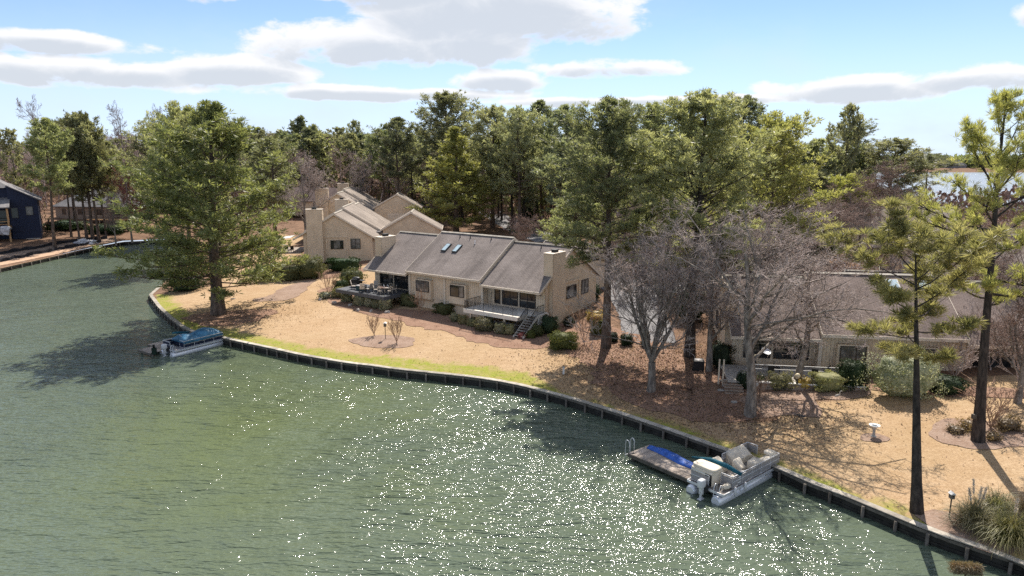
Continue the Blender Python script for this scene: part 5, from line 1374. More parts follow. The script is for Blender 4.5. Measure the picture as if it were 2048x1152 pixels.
def crape(px, py, h_px, label, mat='crape', stems=6, seed=1, w=1., tw=.012, lv=(4, 4, 3), name='crape_myrtle', knuckle=False):
    g = G(px, py); H = h_px * math.hypot(g.x, g.y, 18) / FPX
    rw, rt = bare(seed, H=H * 1.05, R=H * .5 * w, levels=lv, tr=.045, fork=.05, stems=stems, spreadk=.1, up=1.5, tw=tw, gnarl=.14)
    top = max(rw[0][:, 2].max(), rt[0][:, 2].max()); sc_ = H / top
    root = empty(name, g, 0, label, 'shrub'); root.scale = (sc_ * w, sc_ * w, sc_)
    inst('stems', np_mesh('stems', *rw, M[mat]), root); inst('twigs', np_mesh('twigs', *rt, M[mat]), root); return root
crape(748, 671, 46, 'left of the two pruned crape myrtles in the oval lawn bed', seed=5)
crape(793, 687, 56, 'right of the two pruned crape myrtles in the oval lawn bed', seed=6)
crape(658, 592, 50, 'small branching tree beside the slate deck', seed=7, name='bare_shrub')
crape(840, 627, 60, 'pale stemmed crape myrtle in front of the first bay window', seed=8)
crape(1168, 690, 90, 'tan stemmed shrub near the wide dark green one', seed=9, name='bare_shrub', w=1.1)
crape(1982, 860, 78, 'pale many stemmed bush beside the open pine trunk', seed=12, name='bare_shrub', w=1.5)
crape(1518, 800, 52, 'thin bare bush right of the oak trunk', seed=14, name='bare_shrub', w=.9)
for i, (px, py, h, w) in enumerate([(1420, 640, 110, 1.2), (1560, 600, 110, 1.4), (1480, 660, 90, 1.3), (1340, 600, 90, 1.2), (1230, 600, 80, 1.3), (1980, 740, 120, 1.2), (2040, 780, 110, 1.2), (1910, 760, 70, 1.3)]):
    crape(px, py, h, ['twiggy bush beside the chimney of the right hand house', 'twiggy bush behind the oak crown', 'twiggy bush in front of the right hand chimney', 'twiggy bush on the far side of the driveway', 'twiggy bush between driveway and middle house', 'twiggy bush against the right end wall', 'twiggy bush leaning in at the right edge', 'reddish bare bush right of the rhododendron'][i], 'twig', seed=20 + i, name='bare_shrub', w=w, tw=.014, lv=(6, 5, 4))

# ------------------------------------------------------------------ small things on the lawns
def post_box(px, py, h, label, name, cat, head=(.26, .3, .34), roof='white', mat='post'):
    g = G(px, py); r = empty(name, g, 0, label, cat)
    MB().tube([(0, 0, -.1), (0, 0, h)], .035, 6).build('post', M['bark_dark'], r)
    hd = MB().box((0, 0, h + head[2] / 2), head).build('box', M[mat], r)
    MB().prism([(-head[0] * .7, -head[1] * .65, h + head[2] + .003), (0, -head[1] * .65, h + head[2] + .13), (head[0] * .7, -head[1] * .65, h + head[2] + .003)], (0, head[1] * 1.3, 0)).build('lid', M[roof], r)
    MB().tube([(0, -head[1] / 2 - .012, h + head[2] * .6), (0, -head[1] / 2 + .01, h + head[2] * .6)], .04, 8).build('opening', M['black'], hd)
    return r
post_box(771, 678, 1.35, 'grey bird box on a pole between the two crape myrtles', 'bird_box', 'bird box')
post_box(1898, 1036, 1.15, 'grey bird box with a pale lid beside the pampas grass', 'bird_box', 'bird box', (.2, .24, .26))
post_box(1327, 700, 1.1, 'dark lantern box on a post by the driveway', 'garden_lamp', 'garden lamp', (.22, .22, .25), 'iron', 'iron')
g = G(1747, 873); bb = empty('birdbath', g, 0, 'pale concrete birdbath on a pedestal in the right hand lawn', 'birdbath')
MB().lathe([(.0, 0), (.2, 0), (.19, .05), (.1, .1), (.085, .3), (.10, .55), (.15, .66), (.0, .68)]).build('pedestal', M['conc'], bb)
MB().lathe([(.0, .68), (.2, .7), (.34, .80), (.36, .83), (.33, .83), (.2, .76), (0, .74)]).build('basin', M['white'], bb)
MB().lathe([(0, .775), (.235, .778)]).build('water', M['water_far'], bb)
g = G(1127, 748); up = empty('utility_post', g, 0, 'short pale utility post in the shaded lawn', 'post')
MB().box((0, 0, .3), (.16, .16, .62)).build('post', M['white'], up); MB().box((0, 0, .645), (.2, .2, .07)).build('cap', M['conc'], up)
g = G(421, 602); up = empty('garden_sign', g, .4, 'small grey green marker left of the big lawn pine', 'marker'); MB().box((0, 0, .35), (.28, .05, .5)).build('plate', M['leaf_olive'], up); MB().box((0, 0, .05), (.05, .04, .2)).build('stake', M['iron'], up)
for px, py, lb in ((1602, 831, 'dark oval drain cover in the leaf litter'), (466, 598, 'dark round drain cover on the lawn right of the big pine'), (1468, 806, None)):
    g = G(px, py)
    if lb: tag(MB().lathe([(0, .05), (.3, .05), (.32, .03), (.32, -.05)], n=20).build('drain_cover', M['black'], None, g), lb, 'drain cover')
    else: tag(MB().box((0, 0, .09), (.42, .22, .12)).build('paving_block', M['conc'], None, g), 'pale block lying in the straw left of the oak', 'block')
for i, (px, py) in enumerate([(1448, 762), (1452, 772), (1443, 781)]):
    g = G(px, py); tag(MB().soft((0, 0, .03), (.6, .42, .12), .5, noise=.2, seed=i).build('stepping_stone', M['conc'], None, g), ['stepping stone nearest the terrace steps', 'middle stepping stone below the terrace steps', 'lowest stepping stone below the terrace steps'][i], 'stone')
for i, (px, py, s) in enumerate([(668, 607, .55), (700, 612, .5), (716, 622, .5), (775, 626, .6), (742, 624, .4), (640, 600, .5)]):
    g = G(px, py); tag(MB().soft((0, 0, .1), (s, s * .7, .35), .8, noise=.5, seed=30 + i, rz=i).build('rock', M['stone'], None, g), ['rock in front of the leftmost box shrub', 'rock between the second and third box shrubs', 'rock in front of the wide box shrub', 'rock right of the last box shrub under the slate deck', 'flat rock in front of the narrow box shrubs', 'rock beside the silvery plant'][i], 'rock')
# metal crane ornament
g = G(1673, 803); cr = empty('crane_ornament', g, 0, 'small grey metal crane ornament in front of the box hedge', 'ornament')
MB().tube([(0, 0, 0), (.02, 0, .4)], .012, 5).tube([(.06, .05, 0), (.04, .03, .4)], .012, 5).build('leg', M['conc'], cr)
MB().tube([(-.18, 0, .38), (-.05, 0, .46), (.1, 0, .5), (.2, 0, .6), (.2, 0, .78), (.3, 0, .86), (.42, 0, .8)], [.02, .1, .11, .05, .03, .035, .005], 8).build('body', M['conc'], cr)
# terrace pieces of the right hand house
for a, b, z, r, lb in ((4.6, -3.95, -.3, .22, 'cream globe lamp on the middle of the terrace wall'), (1.9, -1.0, .3, .2, 'cream globe lamp at the left end of the terrace')):
    p = W4(a, b, z); gl = empty('globe_lamp', p, 0, lb, 'lamp')
    MB().lathe([(0, 0), (.12, 0), (.06, .1), (.05, .35)], n=10).build('pedestal', M['iron'], gl)
    MB().lathe([(.0, .34), (.12, .36), (r, .52), (r, .6), (.12, .76), (0, .78)], n=14).build('globe', M['globe'], gl)
for i, (a, b) in enumerate([(2.9, -2.7), (3.6, -1.3), (6.3, -2.6), (7.4, -1.6)]):
    p = W4(a, b, -.39); c = empty('patio_chair', p, i * 1.3, ['black patio chair left on the right hand terrace', 'black patio chair by the glass doors of the right hand terrace', 'black patio chair behind the globe lamp', 'black patio chair at the right end of the terrace'][i], 'chair')
    MB().box((0, 0, .42), (.5, .5, .05)).build('seat', M['black'], c); MB().box((0, .24, .7), (.5, .05, .55)).build('backrest', M['black'], c)
    for sx in (-1, 1):
        for sy in (-1, 1): MB().bar((sx * .22, sy * .22, 0), (sx * .22, sy * .22, .4), .035).build('leg', M['black'], c)
p = W4(-2.6, .5, -1.0); ac = empty('air_conditioner', (p.x, p.y, gz(p.x, p.y)), A4, 'dark air conditioning unit left of the right hand chimney', 'air conditioner')
MB().box((0, 0, .45), (.95, .95, .9)).build('case', M['black'], ac); MB().lathe([(0, .92), (.36, .92), (.36, .905)], n=14).build('fan_grille', M['alu_paint'], ac)
p = W4(.6, .6, 2.0)
tag(MB().lathe([(0, 0), (.35, .05), (.42, .12)], n=14).build('satellite_dish', M['alu'], None, W4(2.7, -.9, 1.3), (.5, 0, .3)), 'small pale dish standing on the left part of the terrace', 'dish')
# car behind the middle house
def car(px, py, rz, mat, label):
    g = G(px, py); c = empty('parked_car', g, rz, label, 'car')
    prof = [(-2.2, .35), (-2.25, .75), (-1.5, .95), (-.9, 1.42), (.7, 1.45), (1.4, .98), (2.15, .85), (2.25, .4)]
    MB().prism([(x, -.85, z) for x, z in prof], (0, 1.7, 0)).build('body', M[mat], c)
    MB().prism([(x, -.87, z) for x, z in [(-1.35, .98), (-.85, 1.36), (.65, 1.38), (1.2, 1.0)]], (0, 1.74, 0)).build('side_window', M['glass'], c)
    MB().add([(-1.47, -.7, 1.0), (-1.47, .7, 1.0), (-.95, .62, 1.42), (-.95, -.62, 1.42)], [(0, 1, 2, 3)]).build('windscreen', M['glass'], c)
    for x in (-1.4, 1.4):
        for y in (-.8, .8):
            w = MB().tube([(x, y - .1, .33), (x, y + .1, .33)], .33, 12).build('wheel', M['black'], c); MB().tube([(x, y - .115, .33), (x, y + .115, .33)], .18, 8).build('rim', M['alu'], w)
    return c
car(1128, 494, .6, 'carblue', 'silver blue car parked behind the right end of the long roof')
car(835, 374, .2, 'black', 'dark car in the shade beside the far road under the pines')
car(768, 384, .1, 'carblue', 'pale car half hidden behind the dark garden shed')
# timber rail and awning left of the gabled house
p = LW(H2, A2, 25.6, -2.0, 4.25); aw = empty('awning', (p.x, p.y, p.z), A2, 'white awning over the lakeside terrace of the gabled house', 'awning')
MB().prism([(-2.2, -1.2, 2.15), (-2.2, 1.6, 2.5), (-2.2, 1.6, 2.56), (-2.2, -1.2, 2.21)], (3.6, 0, 0)).build('canopy', M['white'], aw)
for a in (-2.1, 1.3): MB().bar((a, -1.15, -.6), (a, -1.15, 2.14), .08).build('post', M['white'], aw)
dd = MB().box((22.8, -1.2, -.12), (7.4, 4.4, .16)).build('deck', M['wood'], h2); railing(dd, [(19.2, -3.35, -.04), (26.4, -3.35, -.04), (26.4, 1.4, -.04)], sp=.3)
for i, (a, b) in enumerate([(24.6, -1.8), (23.0, -1.2), (25.4, -.8)]):
    p = LW(H2, A2, a, b, 4.25 - .04); c = empty('deck_chair', p, i * 2.1, ['dark chair under the white awning', 'wooden chair on the terrace of the gabled house', 'dark chair nearest the corner of the gabled house'][i], 'chair')
    m_ = M['black'] if i != 1 else M['timber']
    MB().box((0, 0, .42), (.6, .55, .06)).build('seat', m_, c); MB().box((0, .27, .75), (.6, .06, .6)).build('backrest', m_, c)
    for sx in (-1, 1):
        for sy in (-1, 1): MB().bar((sx * .26, sy * .24, 0), (sx * .26, sy * .24, .4), .05).build('leg', m_, c)

# ------------------------------------------------------------------ furniture on the slate deck of the middle house
zt = -.06
def on1(a, b, z, name, label, cat, rz=0., group=None): p = W1(a, b, z); return empty(name, p, A1 + rz, label, cat, group)
gr = on1(-1.0, -.4, zt, 'barbecue', 'large black barbecue at the left end of the slate deck', 'barbecue', .2)
MB().box((0, 0, .45), (1.3, .65, .9)).build('cabinet', M['black'], gr); MB().soft((0, 0, 1.0), (1.0, .66, .55), .6).build('lid', M['iron'], gr)
MB().box((.95, 0, .88), (.55, .55, .05)).build('side_shelf', M['iron'], gr); MB().bar((-.3, -.38, 1.05), (.3, -.38, 1.05), .03).build('handle', M['alu'], gr)
def arm_chair(a, b, rz, label, mat='lounge', sc_=1.):
    c = on1(a, b, zt, 'lounge_chair', label, 'chair', rz)
    MB().box((0, 0, .4), (.62, .6, .06)).build('seat', M[mat], c)
    MB().prism([(-.3, .26, .42), (.3, .26, .42), (.28, .42, 1.12), (-.28, .42, 1.12)], (0, .04, 0)).build('backrest', M[mat], c)
    for s in (-1, 1):
        MB().bar((s * .33, -.28, .62), (s * .33, .32, .66), .05, .04).build('armrest', M['frame'], c)
        MB().bar((s * .33, -.27, 0), (s * .33, -.27, .6), .04).build('leg', M['frame'], c); MB().bar((s * .33, .3, 0), (s * .33, .3, .64), .04).build('leg', M['frame'], c)
arm_chair(.0, -1.7, 2.3, 'mesh armchair between the barbecue and the fire table'); arm_chair(2.5, -.6, .3, 'mesh armchair with its back to the left glass door')
arm_chair(2.9, -1.9, -1.4, 'mesh armchair right of the fire table'); arm_chair(2.2, -2.3, -2.4, 'slatted pale chair at the front edge of the slate deck', 'trim')
ft = on1(1.1, -1.5, zt, 'fire_table', 'square blue green fire table with a pale top', 'table'); MB().box((0, 0, .27), (.95, .95, .54)).build('base', M['firetable'], ft); MB().box((0, 0, .57), (1.1, 1.1, .06)).build('tabletop', M['alu_paint'], ft)
dt = on1(5.0, -1.2, zt, 'dining_table', 'oval brown dining table on the slate deck', 'table'); MB().lathe([(0, .7), (.85, .7), (.87, .72), (.85, .75), (0, .75)], n=20).build('tabletop', M['tabletop'], dt)
for k in range(4): MB().bar((.35 * math.cos(k * PI / 2 + .7), .35 * math.sin(k * PI / 2 + .7), 0), (.5 * math.cos(k * PI / 2 + .7), .5 * math.sin(k * PI / 2 + .7), .69), .05).build('leg', M['trim'], dt)
LBC = ['cream dining chair at the near side of the oval table', 'cream dining chair at the right end of the oval table', 'cream dining chair at the far right of the oval table', 'cream dining chair against the glass behind the oval table', 'cream dining chair at the left end of the oval table', 'cream dining chair at the near left of the oval table']
for k in range(6):
    t = -PI / 2 + k * PI / 3 + .2; c = on1(5.0 + 1.2 * math.cos(t), -1.2 + 1.05 * math.sin(t), zt, 'dining_chair', LBC[k], 'chair', t - PI / 2, 'cream dining chairs round the oval table')
    MB().box((0, 0, .44), (.46, .44, .04)).build('seat', M['lounge'], c)
    bk_ = MB()
    bk_.tube([(-.22, .2, .44), (-.24, .27, .9)], .02, 5).tube([(.22, .2, .44), (.24, .27, .9)], .02, 5).tube([(-.24, .27, .9), (0, .3, .98), (.24, .27, .9)], .025, 5).tube([(-.22, .22, .55), (.22, .26, .85)], .015, 4).tube([(.22, .22, .55), (-.22, .26, .85)], .015, 4)
    bk_.build('backrest', M['trim'], c)
    for sx in (-1, 1):
        for sy in (-1, 1): MB().tube([(sx * .2, sy * .19, .43), (sx * .25, sy * .25, 0)], .018, 5).build('leg', M['trim'], c)
for k, (a, b) in enumerate([(4.6, -1.0), (5.1, -1.4), (5.4, -1.0), (4.9, -.7)]):
    o = MB().lathe([(0, 0), (.05, 0), (.06, .12), (.02, .18), (.02, .26), (0, .26)], n=8).build('bottle', M['white'], None, W1(a, b, zt + .75)); tag(o, ['pale jar on the left of the oval table', 'pale jar at the near edge of the oval table', 'pale jar on the right of the oval table', 'pale jar at the far edge of the oval table'][k], 'jar')
# boats stored under the pale deck
def hull_boat(a, b, L, w, mat, label, z=-2.0, rz=0.):
    p = W1(a, b, 0); z0 = gz(p.x, p.y)
    k = empty('kayak', (p.x, p.y, z0 + .12), A1 + rz, label, 'boat'); n = 9; m = MB()
    pts = []; rs = []
    for i in range(n):
        t = i / (n - 1) * 2 - 1; pts.append((t * L / 2, 0, .16 + .12 * t * t)); rs.append(max(.02, w / 2 * (1 - abs(t) ** 2.4)))
    m.tube(pts, rs, 10); hull = m.build('hull', M[mat], k); hull.scale = (1, 1, .62)
    MB().lathe([(.0, .0), (.24, 0), (.26, .05), (.2, .05)], (0, 0, .34), 14).build('cockpit_rim', M['black'], k); return k
hull_boat(21.0, -.9, 4.4, .75, 'motor', 'white kayak lying under the pale deck', rz=.05); hull_boat(23.4, -1.5, 3.8, .8, 'teal', 'teal kayak lying nearest the stair under the pale deck', rz=.08); hull_boat(22.6, -.2, 3.9, .75, 'alu', 'pale blue kayak behind the others under the pale deck')
p = W1(19.7, .9, -.1); tag(MB().bar((0, 0, 0), (.12, .55, 1.5), .035).build('broom', M['bark_dark'], None, p), 'dark pole leaning in the corner of the pale deck', 'pole')
# ------------------------------------------------------------------ docks and pontoon boats
def plank_dock(name, label, corner, d, w, L, width, z, mat='wood', pl=.15, cat='dock', piles=()):
    """corner point, unit vector d along the length, unit vector w across; every plank is a part"""
    root = empty(name, (corner[0], corner[1], 0), math.atan2(d.y, d.x), label, cat)
    s = 1 if d.cross(w).z > 0 else -1
    me = MB().box((0, s * width / 2, z - .02), (pl - .015, width, .04)).mesh('plank', M[mat]); rg = random.Random(4)
    n = int(L / pl)
    for i in range(n): inst('plank', me, root, (pl * (i + .5), rg.uniform(-.012, .012), rg.uniform(-.006, .006)))
    fb = MB().box((L / 2, -s * .03, z - .14), (L, .05, .22)).box((L / 2, s * (width + .03), z - .14), (L, .05, .22)).box((-.03, s * width / 2, z - .14), (.05, width, .22)); tag(fb.build('edge_beam', M['post'], root))
    for a, b in piles: MB().tube([(a, s * b, -1.6), (a, s * b, z + .0)], .12, 8).build('pile', M['post'], root)
    return root, s
V2v = lambda p: Vector((p[0], p[1], 0))
# right hand boat and its L shaped dock
stern = V2v(ray(1446, 1010, 0)); bow = V2v(ray(1566, 944, 0)); hd = (bow - stern).normalized(); pt = Vector((-hd.y, hd.x, 0)); HB = math.atan2(hd.y, hd.x)
c0 = V2v(ray(1257, 906, .5)); dd_ = -pt; ww_ = hd
dk, s_ = plank_dock('dock', 'weathered plank dock with a chrome ladder beside the tan boat', c0, dd_, ww_, 6.6, 2.15, .5, piles=((.25, .2), (.25, 1.95), (5.8, .2)))
endp = c0 + dd_ * 6.55 + ww_ * 2.2
gw, _ = plank_dock('gangway', 'plank gangway joining the dock to the bulkhead', endp - dd_ * 1.45, ww_, dd_, 5.0, 1.4, .5, piles=((2.5, .1),))
ld = MB()
for a in (.12, .62):
    q = [(-.05, s_ * a, .45), (-.05, s_ * a, 1.15), (-.12, s_ * a, 1.3), (-.25, s_ * a, 1.32), (-.36, s_ * a, 1.2), (-.38, s_ * a, .3), (-.38, s_ * a, -.7)]; ld.tube(q, .024, 7)
for z in (.2, -.1, -.4): ld.bar((-.38, s_ * .12, z), (-.38, s_ * .62, z), .04)
ldr = empty('ladder', c0, math.atan2(dd_.y, dd_.x), 'chrome swim ladder at the outer corner of the plank dock', 'ladder')
MB_ = ld.build('frame', M['alu'], ldr)
# blue tarp thrown over something long on the far edge of the dock
tp = MB(); n = 22; kx = 7; rg = random.Random(9); v = []
for i in range(n):
    t = i / (n - 1); w_ = .36 * math.sin(PI * min(1, t * 1.0 + .06)) ** .6 + .12
    for j in range(kx):
        u = j / (kx - 1) * 2 - 1
        z = .52 + .2 * (1 - u * u) * (.5 + .5 * math.sin(PI * min(1, t + .12))) + .07 * math.sin(9 * t * 3 + u * 5) * (1 - abs(u)) + rg.uniform(-.02, .02)
        v.append((.3 + t * 5.2, s_ * (1.75 + u * w_ + .12 * math.sin(t * 7)), z if abs(u) < .99 else .52 - .18 * (u > 0)))
tp.add(v, [(i * kx + j, (i + 1) * kx + j, (i + 1) * kx + j + 1, i * kx + j + 1) for i in range(n - 1) for j in range(kx - 1)], True)
to = tp.build('tarpaulin', M['tarp'], None, c0, (0, 0, math.atan2(dd_.y, dd_.x))); tag(to, 'bright blue tarp over something long on the plank dock', 'tarpaulin')
to.modifiers.new('thickness', 'SOLIDIFY').thickness = .02

def pontoon(name, label, pos, heading, L=7.0, Wd=2.5, cover=None, panel='alu_paint', deckm='carpet'):
    """local x forward, origin at the starboard stern waterline corner"""
    r = empty(name, pos, heading, label, 'boat')
    for yy, nm in ((.36, 'pontoon'), (Wd - .36, 'pontoon')):
        m = MB().tube([(-.28, yy, .12), (-.1, yy, .12), (L - 1.3, yy, .12), (L - .6, yy, .2), (L - .05, yy, .42), (L + .1, yy, .52)], [.26, .35, .35, .31, .17, .03], 16)
        p_ = m.build(nm, M['alu'], r)
        MB().box((L / 2 - .3, yy, .50), (L - 1.0, .1, .08)).build('keel_rail', M['alu'], p_)
        MB().prism([(-.1, yy - .02, .40), (L - 1.3, yy - .02, .43), (L - 1.3, yy - .02, .47), (-.1, yy - .02, .44)], (0, .04, 0)).build('fin', M['alu_paint'], p_)
    zf = .58
    MB().box((L / 2, Wd / 2, zf), (L, Wd, .08)).build('deck', M[deckm], r)
    e = MB().box((L / 2, -.02, zf), (L + .06, .05, .14)).box((L / 2, Wd + .02, zf), (L + .06, .05, .14)).box((L + .03, Wd / 2, zf), (.05, Wd, .14)).box((-.03, Wd / 2, zf), (.05, Wd, .14))
    tag(e.build('deck_trim', M['alu'], r))
    h = .72; z0 = zf + .06
    def fence(a, b, nposts=None):
        a = Vector(a); b = Vector(b); d = (b - a); Ln = d.length; u = d.normalized(); n = nposts or max(1, round(Ln / 1.0))
        fp = MB(); q = Vector((-u.y, u.x, 0)) * .012
        fp.prism([a + Vector((0, 0, z0 + .08)) - q, b + Vector((0, 0, z0 + .08)) - q, b + Vector((0, 0, z0 + h - .1)) - q, a + Vector((0, 0, z0 + h - .1)) - q], q * 2); po = fp.build('fence_panel', M[panel], r)
        rr = MB(); rr.bar(a + Vector((0, 0, z0 + h)), b + Vector((0, 0, z0 + h)), .045); rr.bar(a + Vector((0, 0, z0 + .04)), b + Vector((0, 0, z0 + .04)), .04); rr.bar(a + Vector((0, 0, z0 + h * .55)) - q * 2.5, b + Vector((0, 0, z0 + h * .55)) - q * 2.5, .03)
        for k in range(n + 1): p = a + d * k / n; rr.bar(p + Vector((0, 0, z0 - .02)), p + Vector((0, 0, z0 + h)), .035)
        rr.build('fence_rail', M['alu'], po)
    y0, y1 = .12, Wd - .12; fx = L - .75
    fence((1.05, y0, 0), (fx, y0, 0)); fence((.15, y1, 0), (2.6, y1, 0)); fence((3.35, y1, 0), (fx, y1, 0)); fence((fx, y0, 0), (fx, Wd * .36, 0), 1); fence((fx, Wd * .66, 0), (fx, y1, 0), 1)
    fence((.15, y1, 0), (.15, Wd * .45, 0), 1); fence((1.05, y0, 0), (1.05, Wd * .36, 0), 1)
    # outboard motor
    mx = -.42; my = Wd / 2
    mo = MB().soft((mx, my, 1.0), (.52, .36, .54), .45).build('outboard_motor', M['motor'], r)
    MB().box((mx + .02, my, .58), (.2, .2, .5)).build('motor_leg', M['motor'], mo); MB().box((mx - .0, my, .15), (.16, .08, .7)).box((mx - .0, my, .02), (.4, .26, .03)).build('lower_unit', M['motor'], mo)
    MB().box((mx + .30, my, .62), (.28, .5, .35)).build('motor_bracket', M['iron'], mo)
    # stern ladder
    l_ = MB(); lx = -.12; ly = .38
    for s in (-.18, .18): l_.tube([(.12, ly + s, z0), (.12, ly + s, z0 + .42), (.0, ly + s, z0 + .5), (lx - .04, ly + s, z0 + .3), (lx - .1, ly + s, -.15)], .018, 6)
    for z in (.45, .2, -.05): l_.bar((lx - .07, ly - .18, z), (lx - .07, ly + .18, z), .05)
    l_.build('boarding_ladder', M['alu'], r)
    return r, z0, h
rb, z0, hb = pontoon('pontoon_boat', 'tan pontoon boat with canvas covered seats moored at the plank dock', stern, HB)
def seat(nm, c, d, e=.3, nz_=.12, seed=0, rz=0., mat='canvas'): return MB().soft(c, d, e, 28, 16, nz_, rz, seed).build(nm, M[mat], rb)
# stern lounge box
sb = MB(); q = [(.22, z0), (1.32, z0), (1.36, z0 + .75), (1.1, z0 + .98), (.55, z0 + 1.0), (.16, z0 + .86)]
sb.prism([(x, .98, z) for x, z in q], (0, 1.42, 0)).build('stern_lounge_cover', M['canvas'], rb)
seat('lounge_backrest', (.72, 1.68, z0 + .97), (.95, 1.6, .22), .4, .03, 2)
MB().box((.17, 1.2, z0 + .42), (.06, .44, .7)).build('stern_locker', M['black'], rb)
def couch(nm, x0, x1, ya, yb, hs=.46, hb=.92, back=1, seed=0):
    """covered bench: low seat and a raised back that slopes between them"""
    m = MB(); nx, ny = 15, 9; v = []; rg = random.Random(seed); p1, p2 = rg.uniform(0, 6), rg.uniform(0, 6)
    for i in range(nx):
        t = i / (nx - 1); x = x0 + (x1 - x0) * t
        for j in range(ny):
            u = j / (ny - 1); w = u if back > 0 else 1 - u
            z = hs + (hb - hs) * (1 / (1 + math.exp(-(w - .55) * 7))) - .16 * abs(2 * t - 1) ** 5
            z -= .05 * math.sin(PI * t) * (1 if w > .6 else .4); z += .022 * math.sin(15 * t + 6 * u + p1) + .018 * math.sin(9 * u - 7 * t + p2)
            if i in (0, nx - 1) or j in (0, ny - 1): z -= .07
            v.append((x, ya + (yb - ya) * u, z0 + z))
    top = len(v); f = [(i * ny + j, (i + 1) * ny + j, (i + 1) * ny + j + 1, i * ny + j + 1) for i in range(nx - 1) for j in range(ny - 1)]
    m.add(v, f, True)
    ring = [i * ny for i in range(nx)] + [(nx - 1) * ny + j for j in range(1, ny)] + [i * ny + ny - 1 for i in range(nx - 2, -1, -1)] + [j for j in range(ny - 2, 0, -1)]
    b = [v[k] for k in ring]; c = [(x * 1.0, y, z0) for x, y, z in b]; n = len(ring)
    m.add(b + c, [(k, n + k, n + (k + 1) % n, (k + 1) % n) for k in range(n)])
    return m.build(nm, M['canvas'], rb)
couch('port_couch_cover', 1.75, 2.9, 1.65, 2.36, .48, .9, 1, 3)
couch('bow_couch_cover', 3.75, 5.7, 1.6, 2.36, .46, .88, 1, 5)
couch('starboard_bow_couch_cover', 4.5, 6.15, .14, .95, .46, .88, -1, 7)
couch('helm_seat_cover', 2.9, 3.6, .75, 1.35, .5, .95, 1, 9)
seat('helm_console_cover', (3.95, .48, z0 + .42), (.8, .62, .84), .35, .05, 10)
seat('bow_cushion', (5.75, .5, z0 + .8), (.6, .6, .25), .45, .06, 8)
cs = MB().box((2.35, .4, z0 + .25), (.8, .45, .45)).build('livewell', M['alu_paint'], rb)
for z in (.18, .36, .52): MB().lathe([(.30, 0), (.33, .03), (.30, .06)], (1.75, .38, z0 + z), 18).build('ring_shelf', M['white'], rb)
MB().tube([(1.2, .32, z0 + .0), (1.25, .30, z0 + .5), (1.3, .28, z0 + .72)], [.1, .12, .09], 8).build('rolled_canvas', M['canvas'], rb)
# folded teal sunshade, its struts on both sides
bm = MB().tube([(1.72, -.02, 1.38), (1.6, .9, 1.62), (1.4, 1.9, 1.70), (1.15, 3.1, 1.55)], [.11, .15, .15, .05], 10).build('folded_sunshade', M['teal'], rb)
MB().tube([(1.75, .1, z0 + .0), (1.72, .06, 1.40)], .022, 6).tube([(3.0, .12, z0 + .72), (1.72, .12, 1.42)], .018, 6).tube([(2.3, 2.4, z0 + .7), (1.4, 2.4, 1.66)], .018, 6).build('sunshade_frame', M['alu'], bm)
for x in (2.0, .95): 
    f_ = MB().tube([(x, -.16, .32), (x, -.16, .4), (x, -.16, .78), (x, -.16, .86)], [.03, .085, .085, .03], 10); f_.build('fender', M['motor'], rb); 
MB().soft((.75, .3, z0 + .18), (.75, .3, .28), .7, noise=.3, seed=12).build('loose_canvas', M['canvas'], rb)
MB().tube([(L_, -.2 + .0, z_) for L_, z_ in ((6.9, .75), (7.4, .8), (7.9, .78))], .015, 5).build('mooring_line', M['white'], rb)
# left boat under its blue cover
ls = V2v(ray(352, 714, 0)); lb_ = V2v(ray(461, 686, 0)); hl = (lb_ - ls).normalized(); HL = math.atan2(hl.y, hl.x)
LL = (lb_ - ls).length
bl, z0l, hbl = pontoon('pontoon_boat', 'pontoon boat under a blue cover moored below the big lawn pine', ls, HL, L=LL, panel='navyvinyl', deckm='alu_paint')
cv = MB(); nx_, ny_ = 26, 12; v = []
for i in range(nx_):
    t = i / (nx_ - 1); x = 1.0 + t * (LL - 1.7)
    for j in range(ny_):
        u = j / (ny_ - 1) * 2 - 1
        ridge = .42 + .26 * math.exp(-((t - .68) / .2) ** 2) + .16 * math.exp(-((t - .18) / .12) ** 2) - .14 * math.exp(-((t - .4) / .1) ** 2)
        z = z0l + .62 + ridge * (1 - abs(u) ** 2.6) * (1 - .55 * (abs(2 * t - 1)) ** 6) + .03 * math.sin(17 * t + 3 * u) * (1 - u * u)
        if j in (0, ny_ - 1): z = z0l + .46
        if i in (0, nx_ - 1): z = min(z, z0l + .55)
        v.append((x, 1.25 + u * 1.22, z))
cv.add(v, [(i * ny_ + j, (i + 1) * ny_ + j, (i + 1) * ny_ + j + 1, i * ny_ + j + 1) for i in range(nx_ - 1) for j in range(ny_ - 1)], True)
co = cv.build('boat_cover', M['cover'], bl); co.modifiers.new('thickness', 'SOLIDIFY').thickness = -.03
MB().box((LL / 2 + .2, 1.25, z0l + .28), (LL - 2.0, 2.2, .5)).build('seating_under_cover', M['navyvinyl'], bl)
MB().tube([(1.2, 2.3, 1.9), (1.7, 2.3, 1.85), (3.0, 2.1, 1.65)], [.09, .12, .07], 8).build('folded_sunshade', M['teal'], bl)
MB().tube([(1.4, 2.3, 1.85), (2.2, 2.35, 1.3)], .02, 5).tube([(1.4, .3, 1.3), (1.3, 1.3, 1.9)], .02, 5).build('sunshade_frame', M['alu'], bl)
dl = Vector((hl.x, hl.y, 0)); wl = Vector((-hl.y, hl.x, 0))
cA = V2v(ray(277, 699, .4))
dk3, s3 = plank_dock('dock', 'small grey dock reaching out beside the blue covered boat', cA, (V2v(ray(330, 716, .4)) - cA).normalized(), (V2v(ray(330, 683, .4)) - cA).normalized(), 2.5, 2.2, .4, pl=.16, piles=((.2, .2), (2.3, .2)))
cB = V2v(ray(330, 694, .4)) + wl * .3
